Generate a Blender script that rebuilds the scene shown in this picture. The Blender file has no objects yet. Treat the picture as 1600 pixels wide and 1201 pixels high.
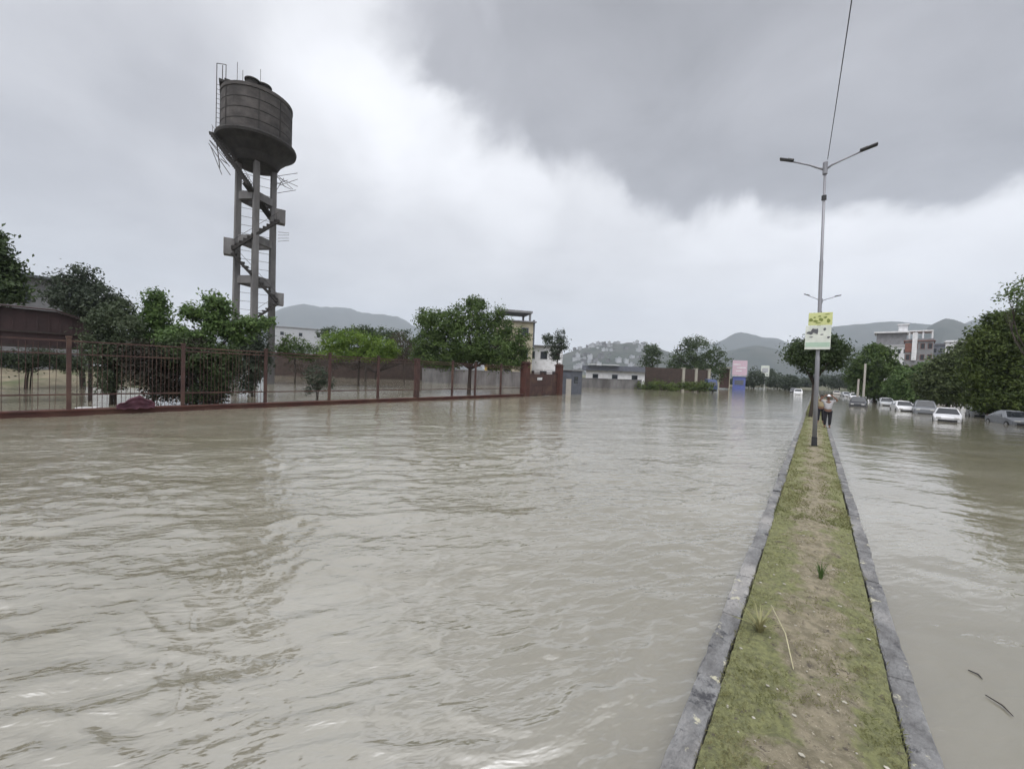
import bpy, bmesh, math, random
import numpy as np
from mathutils import Vector, Matrix, noise as mnoise

random.seed(7); rng = np.random.default_rng(11)
sc = bpy.context.scene
COL = sc.collection
R_ = math.radians

# ------------------------------------------------------------------ camera
FPX, PW, PH, CZ = 620.0, 1600.0, 1201.0, 2.45
yaw, roll, pit = math.atan(474/FPX), R_(2.2), -math.atan(19/FPX)
cF = np.array([-math.sin(yaw)*math.cos(pit), math.cos(yaw)*math.cos(pit), math.sin(pit)])
cR0 = np.array([math.cos(yaw), math.sin(yaw), 0.0]); cU0 = np.cross(cR0, cF)
cR = cR0*math.cos(roll) + cU0*math.sin(roll); cU = cU0*math.cos(roll) - cR0*math.sin(roll)
CAM = np.array([0, 0, CZ])
def ray(u, v): return cF + cR*(u-PW/2)/FPX + cU*(PH/2-v)/FPX
def at(u, v, z=0.0):
    d = ray(u, v); return CAM + d*(z-CZ)/d[2]
def dep(u, v, r):                         # point on a sight line at horizontal range r
    d = ray(u, v); return CAM + d*(r/math.hypot(d[0], d[1]))
def ony(u, v, y):
    d = ray(u, v); return CAM + d*(y/d[1])
def onx(u, v, x):
    d = ray(u, v); return CAM + d*(x/d[0])
def scale_at(u, r):                        # metres per photo pixel across / up at that range
    th = math.atan((u-800)/FPX); return r*math.cos(th)**2/FPX, r*math.cos(th)/FPX
cd = bpy.data.cameras.new('camera'); cam = bpy.data.objects.new('camera', cd); COL.objects.link(cam)
M = Matrix(((cR[0], cU[0], -cF[0], 0), (cR[1], cU[1], -cF[1], 0), (cR[2], cU[2], -cF[2], CZ), (0, 0, 0, 1)))
cam.matrix_world = M
cd.sensor_width = 36; cd.lens = 36*FPX/PW; cd.clip_start = 0.05; cd.clip_end = 20000
sc.camera = cam

# ------------------------------------------------------------------ helpers
def tag(o, label=None, cat=None, group=None, kind=None):
    if label: o['label'] = label
    if cat: o['category'] = cat
    if group: o['group'] = group
    if kind: o['kind'] = kind
    return o
def empty(name, loc=(0, 0, 0), rz=0.0, label=None, cat=None, group=None):
    o = bpy.data.objects.new(name, None); COL.objects.link(o)
    o.location = loc; o.rotation_euler = (0, 0, rz); o.empty_display_size = .2
    return tag(o, label, cat, group)
def link_mesh(name, me, m, parent=None, loc=None):
    o = bpy.data.objects.new(name, me); COL.objects.link(o)
    if m is not None: me.materials.append(m)
    if parent is not None: o.parent = parent
    if loc is not None: o.location = loc
    return o
def obj(name, bm, m, parent=None, loc=None, smooth=False):
    me = bpy.data.meshes.new(name); bmesh.ops.recalc_face_normals(bm, faces=bm.faces); bm.to_mesh(me); bm.free()
    if smooth:
        for p in me.polygons: p.use_smooth = True
    return link_mesh(name, me, m, parent, loc)
def np_mesh(name, V, Fq, m, parent=None, loc=None, smooth=False):
    me = bpy.data.meshes.new(name)
    V = np.asarray(V, np.float32); Fq = np.asarray(Fq, np.int32); k = Fq.shape[1]
    me.vertices.add(len(V)); me.vertices.foreach_set('co', V.ravel())
    me.loops.add(Fq.size); me.loops.foreach_set('vertex_index', Fq.ravel())
    me.polygons.add(len(Fq)); me.polygons.foreach_set('loop_start', np.arange(0, Fq.size, k, dtype=np.int32))
    me.polygons.foreach_set('use_smooth', np.full(len(Fq), smooth))
    me.update(calc_edges=True); me.validate()
    return link_mesh(name, me, m, parent, loc)
def box(bm, c, s, rz=0.0, bev=0.0, tilt=None):
    T = Matrix.Translation(Vector(c)) @ Matrix.Rotation(rz, 4, 'Z')
    if tilt is not None: T = T @ tilt
    r = bmesh.ops.create_cube(bm, size=1.0, matrix=T @ Matrix.Diagonal((s[0], s[1], s[2], 1)))
    if bev:
        es = list({e for v in r['verts'] for e in v.link_edges})
        bmesh.ops.bevel(bm, geom=es, offset=bev, segments=2, affect='EDGES', profile=.6)
def tube(bm, pts, rad, n=8, cap=True):
    pts = [Vector(p) for p in pts]
    if not hasattr(rad, '__len__'): rad = [rad]*len(pts)
    rings = []; prev = None
    for i, p in enumerate(pts):
        d = (pts[min(i+1, len(pts)-1)] - pts[max(i-1, 0)]).normalized()
        if prev is None:
            a = d.orthogonal().normalized()
        else:
            a = (prev - d*prev.dot(d)).normalized()
        prev = a; b = d.cross(a)
        rings.append([bm.verts.new(p + (a*math.cos(2*math.pi*k/n) + b*math.sin(2*math.pi*k/n))*rad[i]) for k in range(n)])
    for i in range(len(rings)-1):
        for k in range(n):
            bm.faces.new((rings[i][k], rings[i][(k+1) % n], rings[i+1][(k+1) % n], rings[i+1][k]))
    if cap:
        bm.faces.new(rings[0][::-1]); bm.faces.new(rings[-1])
def bar(bm, p, q, w, h):                    # rectangular beam from p to q
    p, q = Vector(p), Vector(q); d = q-p; L = d.length; d.normalize()
    up = Vector((0, 0, 1)); s = d.cross(up)
    if s.length < 1e-4: s = Vector((1, 0, 0))
    s.normalize(); t = s.cross(d)
    T = Matrix(((s.x, d.x, t.x, (p.x+q.x)/2), (s.y, d.y, t.y, (p.y+q.y)/2), (s.z, d.z, t.z, (p.z+q.z)/2), (0, 0, 0, 1)))
    bmesh.ops.create_cube(bm, size=1.0, matrix=T @ Matrix.Diagonal((w, L, h, 1)))
def lathe(bm, prof, n=40, c=(0, 0)):
    rings = []
    for r, z in prof:
        rings.append([bm.verts.new((c[0]+r*math.cos(2*math.pi*k/n), c[1]+r*math.sin(2*math.pi*k/n), z)) for k in range(n)])
    for i in range(len(rings)-1):
        for k in range(n):
            bm.faces.new((rings[i][k], rings[i][(k+1) % n], rings[i+1][(k+1) % n], rings[i+1][k]))
    bm.faces.new(rings[0][::-1]); bm.faces.new(rings[-1])
def poly(bm, pts, thick=None):
    vs = [bm.verts.new(p) for p in pts]; f = bm.faces.new(vs)
    if thick is not None:
        r = bmesh.ops.extrude_face_region(bm, geom=[f])
        bmesh.ops.translate(bm, verts=[g for g in r['geom'] if isinstance(g, bmesh.types.BMVert)], vec=thick)
def B(): return bmesh.new()

# ------------------------------------------------------------------ materials
def nd(nt, t, **kw):
    n = nt.nodes.new(t)
    for k, v in kw.items(): setattr(n, k, v)
    return n
def mat(name, c1, c2=None, rough=.7, scale=3.0, detail=6.0, bump=0.0, bscale=None, metal=0.0, lo=.35, hi=.65, stretch=None, spec=None, c3=None, transl=0.0, use='Object'):
    m = bpy.data.materials.new(name); m.use_nodes = True; nt = m.node_tree; nt.nodes.clear()
    out = nd(nt, 'ShaderNodeOutputMaterial'); p = nd(nt, 'ShaderNodeBsdfPrincipled')
    p.inputs['Roughness'].default_value = rough; p.inputs['Metallic'].default_value = metal
    if spec is not None: p.inputs['Specular IOR Level'].default_value = spec
    tc = nd(nt, 'ShaderNodeTexCoord'); mp = nd(nt, 'ShaderNodeMapping')
    if stretch: mp.inputs['Scale'].default_value = stretch
    if use == 'World':
        g = nd(nt, 'ShaderNodeNewGeometry'); nt.links.new(g.outputs['Position'], mp.inputs['Vector'])
    else:
        nt.links.new(tc.outputs[use], mp.inputs['Vector'])
    n1 = nd(nt, 'ShaderNodeTexNoise'); n1.inputs['Scale'].default_value = scale; n1.inputs['Detail'].default_value = detail
    n1.inputs['Roughness'].default_value = .62
    nt.links.new(mp.outputs[0], n1.inputs['Vector'])
    c2 = c2 or tuple(x*.75 for x in c1)
    mr = nd(nt, 'ShaderNodeMapRange'); mr.inputs[1].default_value = lo; mr.inputs[2].default_value = hi
    nt.links.new(n1.outputs['Fac'], mr.inputs[0])
    mx = nd(nt, 'ShaderNodeMix', data_type='RGBA'); mx.inputs[6].default_value = (*c1, 1); mx.inputs[7].default_value = (*c2, 1)
    nt.links.new(mr.outputs[0], mx.inputs[0]); colour = mx.outputs[2]
    if c3:
        n3 = nd(nt, 'ShaderNodeTexNoise'); n3.inputs['Scale'].default_value = scale*.31; n3.inputs['Detail'].default_value = 8
        nt.links.new(mp.outputs[0], n3.inputs['Vector'])
        m3 = nd(nt, 'ShaderNodeMapRange'); m3.inputs[1].default_value = .5; m3.inputs[2].default_value = .66
        nt.links.new(n3.outputs['Fac'], m3.inputs[0])
        x3 = nd(nt, 'ShaderNodeMix', data_type='RGBA'); x3.inputs[7].default_value = (*c3, 1)
        nt.links.new(m3.outputs[0], x3.inputs[0]); nt.links.new(colour, x3.inputs[6]); colour = x3.outputs[2]
    nt.links.new(colour, p.inputs['Base Color'])
    if bump:
        n2 = nd(nt, 'ShaderNodeTexNoise'); n2.inputs['Scale'].default_value = bscale or scale*4; n2.inputs['Detail'].default_value = 8
        nt.links.new(mp.outputs[0], n2.inputs['Vector'])
        b = nd(nt, 'ShaderNodeBump'); b.inputs['Strength'].default_value = bump; b.inputs['Distance'].default_value = .05
        nt.links.new(n2.outputs['Fac'], b.inputs['Height']); nt.links.new(b.outputs[0], p.inputs['Normal'])
    if transl:
        t = nd(nt, 'ShaderNodeBsdfTranslucent'); nt.links.new(colour, t.inputs['Color'])
        ms = nd(nt, 'ShaderNodeMixShader'); ms.inputs[0].default_value = transl
        nt.links.new(p.outputs[0], ms.inputs[1]); nt.links.new(t.outputs[0], ms.inputs[2]); nt.links.new(ms.outputs[0], out.inputs[0])
    else:
        nt.links.new(p.outputs[0], out.inputs[0])
    return m
def leafmat(name, a, b, scale=.9): return mat(name, a, b, rough=.55, scale=scale, detail=3, transl=.25, lo=.3, hi=.7, spec=.3)

MT = {}
MT['conc'] = mat('weathered_concrete', (.19, .185, .185), (.11, .105, .104), rough=.9, scale=.9, bump=.3, c3=(.075, .07, .068), stretch=(1, 1, .35))
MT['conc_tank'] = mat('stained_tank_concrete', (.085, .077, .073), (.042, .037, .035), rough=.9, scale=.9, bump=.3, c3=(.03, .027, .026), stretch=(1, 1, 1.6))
MT['conc_dark'] = mat('dark_concrete', (.038, .034, .032), (.02, .018, .017), rough=.9, scale=1.2, bump=.3)  # darkest concrete tone: tank bowl, seams, hatches and stair flights
MT['rust'] = mat('rusty_iron', (.045, .03, .025), (.022, .016, .015), rough=.8, scale=5)
MT['maroon'] = mat('maroon_paint', (.068, .031, .025), (.04, .019, .016), rough=.65, scale=3, bump=.1, c3=(.09, .05, .035))
MT['plinth'] = mat('maroon_masonry', (.085, .03, .022), (.05, .02, .016), rough=.85, scale=1.6, bump=.4, c3=(.09, .045, .03))
MT['sheet'] = mat('maroon_sheet', (.04, .02, .02), (.028, .015, .015), rough=.75, scale=1.5)
MT['galv'] = mat('galvanised_steel', (.27, .27, .29), (.2, .2, .22), rough=.5, scale=3, metal=.3, stretch=(1, 1, .3))
MT['dark'] = mat('dark_metal', (.025, .025, .028), (.015, .015, .017), rough=.5, scale=5)
MT['yellow'] = mat('yellow_green_board', (.58, .6, .27), (.5, .53, .25), rough=.5, scale=4)
MT['white_board'] = mat('white_board', (.66, .68, .62), (.52, .55, .5), rough=.5, scale=3)
MT['olive'] = mat('olive_lettering', (.2, .24, .05), (.14, .17, .04), rough=.6)
MT['greyprint'] = mat('grey_print', (.12, .13, .14), (.08, .08, .09), rough=.6)
MT['palegreen'] = mat('pale_green_print', (.4, .52, .42), (.34, .46, .37), rough=.5)
MT['bark'] = mat('bark', (.06, .045, .035), (.03, .024, .02), rough=.95, scale=4, bump=.5, stretch=(1, 1, .3))
MT['leaf_dark'] = leafmat('leaves_dark', (.026, .044, .018), (.075, .11, .04))
MT['leaf_grey'] = leafmat('leaves_grey_green', (.032, .046, .03), (.075, .096, .062))
MT['leaf_mid'] = leafmat('leaves_mid', (.034, .064, .017), (.11, .165, .045))
MT['leaf_bright'] = leafmat('leaves_bright', (.07, .13, .018), (.16, .24, .035))
MT['leaf_fresh'] = leafmat('leaves_fresh', (.04, .078, .024), (.14, .215, .065), 2.2)
MT['leaf_olive'] = leafmat('leaves_olive', (.032, .055, .012), (.12, .16, .038))
MT['leaf_moss'] = leafmat('leaves_moss', (.045, .065, .022), (.12, .15, .06), 1.4)
MT['leaf_sage'] = leafmat('leaves_sage', (.034, .052, .026), (.1, .125, .07), 1.8)
MT['leaf_umber'] = leafmat('leaves_umber', (.028, .022, .017), (.035, .038, .022))
MT['leaf_brown'] = leafmat('leaves_brown', (.05, .035, .025), (.07, .055, .04))
MT['white'] = mat('white_plaster', (.68, .68, .7), (.55, .55, .56), rough=.85, scale=1.2)
MT['cream'] = mat('cream_plaster', (.4, .36, .27), (.3, .27, .2), rough=.85, scale=1)
MT['yellow_wall'] = mat('yellow_plaster', (.5, .36, .12), (.42, .3, .1), rough=.85, scale=1)
MT['grey_wall'] = mat('grey_plaster', (.22, .22, .23), (.15, .15, .155), rough=.85, scale=1)
MT['slate'] = mat('blue_grey_paint', (.11, .12, .15), (.08, .085, .1), rough=.7, scale=2)
MT['brick'] = mat('brown_brick', (.085, .045, .038), (.055, .033, .03), rough=.9, scale=4, stretch=(1, 1, 4))
MT['darkbrick'] = mat('dark_brown_wall', (.06, .04, .032), (.04, .028, .024), rough=.9, scale=1.5)
MT['redbrick'] = mat('red_brown_render', (.2, .09, .07), (.14, .07, .06), rough=.9, scale=2)
MT['tan'] = mat('tan_mud_wall', (.2, .17, .115), (.11, .1, .065), rough=.9, scale=1.2, c3=(.07, .085, .035))
MT['glass'] = mat('dark_glass', (.015, .018, .022), (.02, .024, .028), rough=.08, scale=.5, spec=.6)
MT['tyre'] = mat('tyre_rubber', (.015, .015, .015), rough=.85)
MT['rim'] = mat('wheel_rim', (.35, .35, .36), rough=.4, metal=.6)
MT['lightlens'] = mat('headlight_lens', (.6, .6, .58), rough=.2)
MT['taillens'] = mat('tail_lens', (.25, .02, .02), rough=.25)
for n_, c_ in dict(carwhite=(.72, .72, .74), cargrey=(.2, .21, .23), carsilver=(.42, .43, .45), cardark=(.04, .042, .05), carbeige=(.45, .42, .38)).items():
    MT[n_] = mat(n_, c_, tuple(x*.85 for x in c_), rough=.3, scale=1.5, spec=.5)
MT['blue'] = mat('blue_canvas', (.04, .06, .14), (.025, .035, .08), rough=.7, scale=2)
MT['kioskblue'] = mat('kiosk_blue', (.1, .13, .36), (.08, .1, .28), rough=.6, scale=2)
MT['pink'] = mat('pink_board', (.55, .36, .42), (.5, .42, .5), rough=.6, scale=3)
MT['pinkcloth'] = mat('pink_cloth', (.2, .085, .115), (.12, .055, .075), rough=.9, scale=4)
MT['skin'] = mat('skin', (.17, .085, .055), (.14, .07, .045), rough=.6, scale=6)
MT['hair'] = mat('hair', (.012, .01, .009), rough=.7)
MT['shirt_grey'] = mat('pale_grey_shirt', (.42, .41, .43), (.34, .33, .35), rough=.9, scale=8)
MT['shirt_tan'] = mat('tan_shirt', (.34, .28, .17), (.27, .22, .14), rough=.9, scale=8)
MT['trouser'] = mat('dark_trousers', (.018, .018, .024), (.012, .012, .016), rough=.9, scale=8)
MT['cap'] = mat('white_cap', (.72, .72, .73), (.62, .62, .63), rough=.9, scale=8)
MT['straw'] = mat('dry_straw', (.45, .42, .27), (.35, .32, .2), rough=.9, scale=8)
MT['stone'] = mat('pale_stones', (.42, .4, .34), (.25, .23, .19), rough=.9, scale=9)
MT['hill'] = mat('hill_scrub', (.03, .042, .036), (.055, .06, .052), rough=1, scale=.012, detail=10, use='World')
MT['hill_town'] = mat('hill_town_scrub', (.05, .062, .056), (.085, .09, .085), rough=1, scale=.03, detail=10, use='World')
MT['ground'] = mat('muddy_ground', (.13, .12, .085), (.08, .08, .05), rough=1, scale=.12, detail=10, use='World', c3=(.08, .09, .045))

# soil of the median: moss, grass stain and trodden earth
def soil_mat():
    m = bpy.data.materials.new('median_soil'); m.use_nodes = True; nt = m.node_tree; p = nt.nodes['Principled BSDF']; p.inputs['Roughness'].default_value = .95
    g = nd(nt, 'ShaderNodeNewGeometry'); L = nt.links.new
    def noise(s, d, r=.6):
        n = nd(nt, 'ShaderNodeTexNoise'); n.inputs['Scale'].default_value = s; n.inputs['Detail'].default_value = d; n.inputs['Roughness'].default_value = r
        L(g.outputs['Position'], n.inputs['Vector']); return n.outputs['Fac']
    def ramp(v, a, b):
        q = nd(nt, 'ShaderNodeMapRange', interpolation_type='SMOOTHSTEP'); q.inputs[1].default_value = a; q.inputs[2].default_value = b; L(v, q.inputs[0]); return q.outputs[0]
    def mix(f, a, b):
        x = nd(nt, 'ShaderNodeMix', data_type='RGBA')
        for i, s in ((6, a), (7, b)):
            if isinstance(s, tuple): x.inputs[i].default_value = (*s, 1)
            else: L(s, x.inputs[i])
        L(f, x.inputs[0]); return x.outputs[2]
    earth = mix(ramp(noise(9, 10), .35, .65), (.27, .235, .165), (.16, .14, .092))
    earth = mix(ramp(noise(60, 6), .6, .72), earth, (.46, .41, .33))
    green = mix(ramp(noise(25, 8), .35, .65), (.2, .205, .09), (.125, .13, .062))
    # greener towards both kerbs, bare in the trodden middle
    sx = nd(nt, 'ShaderNodeSeparateXYZ'); L(g.outputs['Position'], sx.inputs[0])
    ab = nd(nt, 'ShaderNodeMath', operation='SUBTRACT'); ab.inputs[1].default_value = .1; L(sx.outputs[0], ab.inputs[0])
    ab2 = nd(nt, 'ShaderNodeMath', operation='ABSOLUTE'); L(ab.outputs[0], ab2.inputs[0])
    e = ramp(ab2.outputs[0], 0.0, .5)
    n = noise(3.2, 10, .68)
    s = nd(nt, 'ShaderNodeMath', operation='MULTIPLY_ADD'); L(e, s.inputs[0]); s.inputs[1].default_value = .26; L(n, s.inputs[2])
    c = mix(ramp(s.outputs[0], .53, .68), earth, green)
    c = mix(ramp(noise(11, 9, .72), .57, .66), c, (.085, .07, .055))
    L(c, p.inputs['Base Color'])
    b = nd(nt, 'ShaderNodeBump'); b.inputs['Strength'].default_value = .9; b.inputs['Distance'].default_value = .03; L(noise(45, 10, .7), b.inputs['Height']); L(b.outputs[0], p.inputs['Normal'])
    return m
MT['soil'] = soil_mat()
def kerb_mat():
    m = mat('worn_kerb', (.2, .2, .2), (.1, .098, .098), rough=.9, scale=7, detail=10, bump=.8, bscale=30, use='World', c3=(.28, .27, .26), stretch=(1, .6, 1))
    nt = m.node_tree; p = [n for n in nt.nodes if n.type == 'BSDF_PRINCIPLED'][0]; src = p.inputs['Base Color'].links[0].from_socket
    g = nd(nt, 'ShaderNodeNewGeometry')
    def patch(scale, a, b, colour, src):
        n = nd(nt, 'ShaderNodeTexNoise'); n.inputs['Scale'].default_value = scale; n.inputs['Detail'].default_value = 9; n.inputs['Roughness'].default_value = .7
        nt.links.new(g.outputs['Position'], n.inputs['Vector'])
        r = nd(nt, 'ShaderNodeMapRange'); r.inputs[1].default_value = a; r.inputs[2].default_value = b; nt.links.new(n.outputs['Fac'], r.inputs[0])
        x = nd(nt, 'ShaderNodeMix', data_type='RGBA'); x.inputs[7].default_value = (*colour, 1)
        nt.links.new(r.outputs[0], x.inputs[0]); nt.links.new(src, x.inputs[6]); return x.outputs[2]
    src = patch(3.6, .6, .64, (.42, .4, .3), src)      # leftover pale paint
    src = patch(4.7, .57, .64, (.045, .045, .05), src)    # black paint and grime
    nt.links.new(src, p.inputs['Base Color'])
    return m
MT['kerb'] = kerb_mat()
MT['grass'] = mat('grass_blades', (.2, .205, .08), (.28, .26, .135), rough=.7, scale=2.5, use='World', transl=.25, c3=(.16, .18, .06))
MT['grass_far'] = MT['grass']

def water_mat():
    m = bpy.data.materials.new('muddy_flood_water'); m.use_nodes = True; nt = m.node_tree; p = nt.nodes['Principled BSDF']; L = nt.links.new
    g = nd(nt, 'ShaderNodeNewGeometry')
    def noise(s, d, rot=0, sx=1, sy=1, r=.55, dist=0):
        mp = nd(nt, 'ShaderNodeMapping'); mp.inputs['Rotation'].default_value = (0, 0, R_(rot)); mp.inputs['Scale'].default_value = (sx, sy, 1)
        mp.vector_type = 'TEXTURE'; L(g.outputs['Position'], mp.inputs['Vector'])
        n = nd(nt, 'ShaderNodeTexNoise'); n.inputs['Scale'].default_value = s; n.inputs['Detail'].default_value = d; n.inputs['Roughness'].default_value = r; n.inputs['Distortion'].default_value = dist
        L(mp.outputs[0], n.inputs['Vector']); return n.outputs['Fac']
    mr = nd(nt, 'ShaderNodeMapRange'); mr.inputs[1].default_value = .35; mr.inputs[2].default_value = .65; L(noise(.5, 6, 50, 2.2, 1, .6, .8), mr.inputs[0])
    x = nd(nt, 'ShaderNodeMix', data_type='RGBA'); x.inputs[6].default_value = (.172, .156, .112, 1); x.inputs[7].default_value = (.222, .207, .163, 1)
    L(mr.outputs[0], x.inputs[0]); L(x.outputs[2], p.inputs['Base Color'])
    p.inputs['Roughness'].default_value = .06; p.inputs['IOR'].default_value = 3.0
    a0 = nd(nt, 'ShaderNodeMath', operation='MULTIPLY_ADD'); L(noise(6.0, 3, 52, 2.6, 1, .5, .5), a0.inputs[0]); a0.inputs[1].default_value = .42; L(noise(1.3, 2, 47, 2.6, 1, .5, .6), a0.inputs[2])
    a = nd(nt, 'ShaderNodeMath', operation='MULTIPLY_ADD'); L(noise(13.0, 2, 60, 2.2, 1, .5, .3), a.inputs[0]); a.inputs[1].default_value = .16; L(a0.outputs[0], a.inputs[2])
    b = nd(nt, 'ShaderNodeBump'); b.inputs['Strength'].default_value = .75; b.inputs['Distance'].default_value = .08
    # the broad flooded ground away from the road flow is calmer
    ln = nd(nt, 'ShaderNodeVectorMath', operation='LENGTH'); L(g.outputs['Position'], ln.inputs[0])
    cm = nd(nt, 'ShaderNodeMapRange'); cm.inputs[1].default_value = 10; cm.inputs[2].default_value = 60; cm.inputs[3].default_value = 1; cm.inputs[4].default_value = .3
    L(ln.outputs['Value'], cm.inputs[0])
    hm_ = nd(nt, 'ShaderNodeMath', operation='MULTIPLY'); L(a.outputs[0], hm_.inputs[0]); L(cm.outputs[0], hm_.inputs[1])
    sx = nd(nt, 'ShaderNodeSeparateXYZ'); L(g.outputs['Position'], sx.inputs[0])
    sh = nd(nt, 'ShaderNodeMapRange'); sh.inputs[1].default_value = -.1; sh.inputs[2].default_value = .6; sh.inputs[3].default_value = 1; sh.inputs[4].default_value = .38   # sheltered side of the median
    L(sx.outputs[0], sh.inputs[0]); h2_ = nd(nt, 'ShaderNodeMath', operation='MULTIPLY'); L(hm_.outputs[0], h2_.inputs[0]); L(sh.outputs[0], h2_.inputs[1])
    L(h2_.outputs[0], b.inputs['Height']); L(b.outputs[0], p.inputs['Normal'])
    return m
MT['water'] = water_mat()

# ------------------------------------------------------------------ sky
SUN_EL, SUN_AZ = R_(58), R_(155)            # behind the viewer, behind cloud
def sky():
    w = bpy.data.worlds.new('World'); sc.world = w; w.use_nodes = True; nt = w.node_tree; L = nt.links.new
    bg = nt.nodes['Background']; bg.inputs['Strength'].default_value = .1
    st = nd(nt, 'ShaderNodeTexSky', sky_type='NISHITA'); st.sun_disc = False; st.sun_elevation = SUN_EL; st.sun_rotation = SUN_AZ
    tc = nd(nt, 'ShaderNodeTexCoord'); D = tc.outputs['Generated']
    def math_(op, a, b=None, c=None):
        n = nd(nt, 'ShaderNodeMath', operation=op)
        for i, s in enumerate((a, b, c)):
            if s is None: continue
            if isinstance(s, (int, float)): n.inputs[i].default_value = s
            else: L(s, n.inputs[i])
        return n.outputs[0]
    def ramp(v, a, b, c=0., d=1., typ='SMOOTHSTEP'):
        q = nd(nt, 'ShaderNodeMapRange', interpolation_type=typ)
        for i, s in ((1, a), (2, b), (3, c), (4, d)): q.inputs[i].default_value = s
        L(v, q.inputs[0]); return q.outputs[0]
    sep = nd(nt, 'ShaderNodeSeparateXYZ'); L(D, sep.inputs[0]); z = sep.outputs[2]
    zz = math_('ADD', math_('MAXIMUM', z, 0.0), .22)
    px = math_('DIVIDE', sep.outputs[0], zz); py = math_('DIVIDE', sep.outputs[1], zz)
    pl = nd(nt, 'ShaderNodeCombineXYZ'); L(px, pl.inputs[0]); L(py, pl.inputs[1])
    def noise(vec, s, d, r=.55, dist=0., col=False, off=(0, 0, 0)):
        mp = nd(nt, 'ShaderNodeMapping'); mp.inputs['Location'].default_value = off; L(vec, mp.inputs['Vector'])
        n = nd(nt, 'ShaderNodeTexNoise'); n.inputs['Scale'].default_value = s; n.inputs['Detail'].default_value = d; n.inputs['Roughness'].default_value = r; n.inputs['Distortion'].default_value = dist
        L(mp.outputs[0], n.inputs['Vector']); return n.outputs['Color' if col else 'Fac']
    # warp the sight direction so that cloud edges billow
    wn = noise(D, 3.2, 6, .55, .3, True)
    s1 = nd(nt, 'ShaderNodeVectorMath', operation='SUBTRACT'); L(wn, s1.inputs[0]); s1.inputs[1].default_value = (.5, .5, .5)
    s2 = nd(nt, 'ShaderNodeVectorMath', operation='MULTIPLY_ADD'); L(s1.outputs[0], s2.inputs[0]); s2.inputs[1].default_value = (.3, .3, .26); L(D, s2.inputs[2])
    s3 = nd(nt, 'ShaderNodeVectorMath', operation='NORMALIZE'); L(s2.outputs[0], s3.inputs[0]); W = s3.outputs[0]
    def blob(u, v, rad, amp):
        d = ray(u, v); d = d/np.linalg.norm(d)
        n = nd(nt, 'ShaderNodeVectorMath', operation='DOT_PRODUCT'); L(W, n.inputs[0]); n.inputs[1].default_value = tuple(d)
        return math_('MULTIPLY', ramp(n.outputs['Value'], math.cos(R_(rad)), 1.0), amp)
    def total(bl):
        t = None
        for b in bl:
            o = blob(*b); t = o if t is None else math_('ADD', t, o)
        return t
    dark = total([(1250, 110, 16, .9), (1000, 80, 16, .85), (1450, 120, 13, .8), (1080, 250, 11, .85), (1300, 230, 10, .55), (1560, 190, 9, .6),
                  (830, 50, 14, .65), (1150, -170, 24, .9), (690, 30, 9, .25), (1700, 30, 14, .7), (900, 190, 8, .35), (1030, 310, 6, .35), (660, 30, 8, .4), (740, 140, 7, .35)])
    f1 = noise(pl.outputs[0], 1.1, 9, .58, .25)
    dm = ramp(math_('ADD', dark, math_('MULTIPLY', math_('SUBTRACT', f1, .5), .55)), .08, .98)
    soft = total([(90, 130, 17, .55), (250, 60, 11, .25), (380, 330, 15, .35), (180, 300, 16, .3), (470, 400, 12, .3), (940, 420, 11, .16), (700, 430, 12, .2), (60, 400, 14, .25)])
    light = total([(530, 90, 8, .4), (640, 190, 11, .8), (800, 270, 10, .9), (520, 210, 12, .6), (1000, 430, 14, .5), (1450, 370, 12, .9), (1250, 430, 12, .6), (1560, 400, 9, .6), (1150, 420, 13, .6), (760, 330, 12, .5), (1350, 440, 16, .6)])
    f2 = noise(pl.outputs[0], 2.3, 8, .55, .4, off=(3.1, 1.7, 0))
    lum = math_('ADD', .75, math_('MULTIPLY', light, .12))
    lum = math_('SUBTRACT', lum, math_('MULTIPLY', soft, .27))
    lum = math_('ADD', lum, math_('MULTIPLY', math_('SUBTRACT', f2, .5), .30))
    lum = math_('ADD', lum, math_('MULTIPLY', math_('SUBTRACT', f1, .5), .22))
    lum = math_('ADD', lum, ramp(z, 0.0, .25, .24, 0.0))
    # overcast: the dome overhead and towards the hidden sun is brighter
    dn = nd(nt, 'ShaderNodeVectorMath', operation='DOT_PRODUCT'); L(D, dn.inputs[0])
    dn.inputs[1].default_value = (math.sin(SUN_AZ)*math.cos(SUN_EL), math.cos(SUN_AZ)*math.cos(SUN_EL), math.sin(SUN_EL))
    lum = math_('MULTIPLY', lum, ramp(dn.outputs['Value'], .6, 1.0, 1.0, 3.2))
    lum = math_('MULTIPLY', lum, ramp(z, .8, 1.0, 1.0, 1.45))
    dl = math_('ADD', .35, math_('MULTIPLY', math_('SUBTRACT', f2, .5), .34))
    dl = math_('ADD', dl, ramp(dm, .0, 1.0, .14, 0.))
    mxl = nd(nt, 'ShaderNodeMix', data_type='FLOAT'); L(dm, mxl.inputs[0]); L(lum, mxl.inputs[2]); L(dl, mxl.inputs[3])
    tint = nd(nt, 'ShaderNodeMix', data_type='RGBA'); L(ramp(mxl.outputs[0], .3, .8), tint.inputs[0])
    tint.inputs[6].default_value = (.965, .972, 1.05, 1); tint.inputs[7].default_value = (.982, .99, 1.03, 1)
    sc_ = nd(nt, 'ShaderNodeVectorMath', operation='SCALE'); L(tint.outputs[2], sc_.inputs[0]); L(math_('MULTIPLY', mxl.outputs[0], 10.0), sc_.inputs['Scale'])
    mx = nd(nt, 'ShaderNodeMix', data_type='RGBA'); mx.inputs[0].default_value = .97; L(st.outputs[0], mx.inputs[6]); L(sc_.outputs[0], mx.inputs[7])
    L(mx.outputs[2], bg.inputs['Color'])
    w.cycles.sampling_method = 'AUTOMATIC'
sky()
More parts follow.
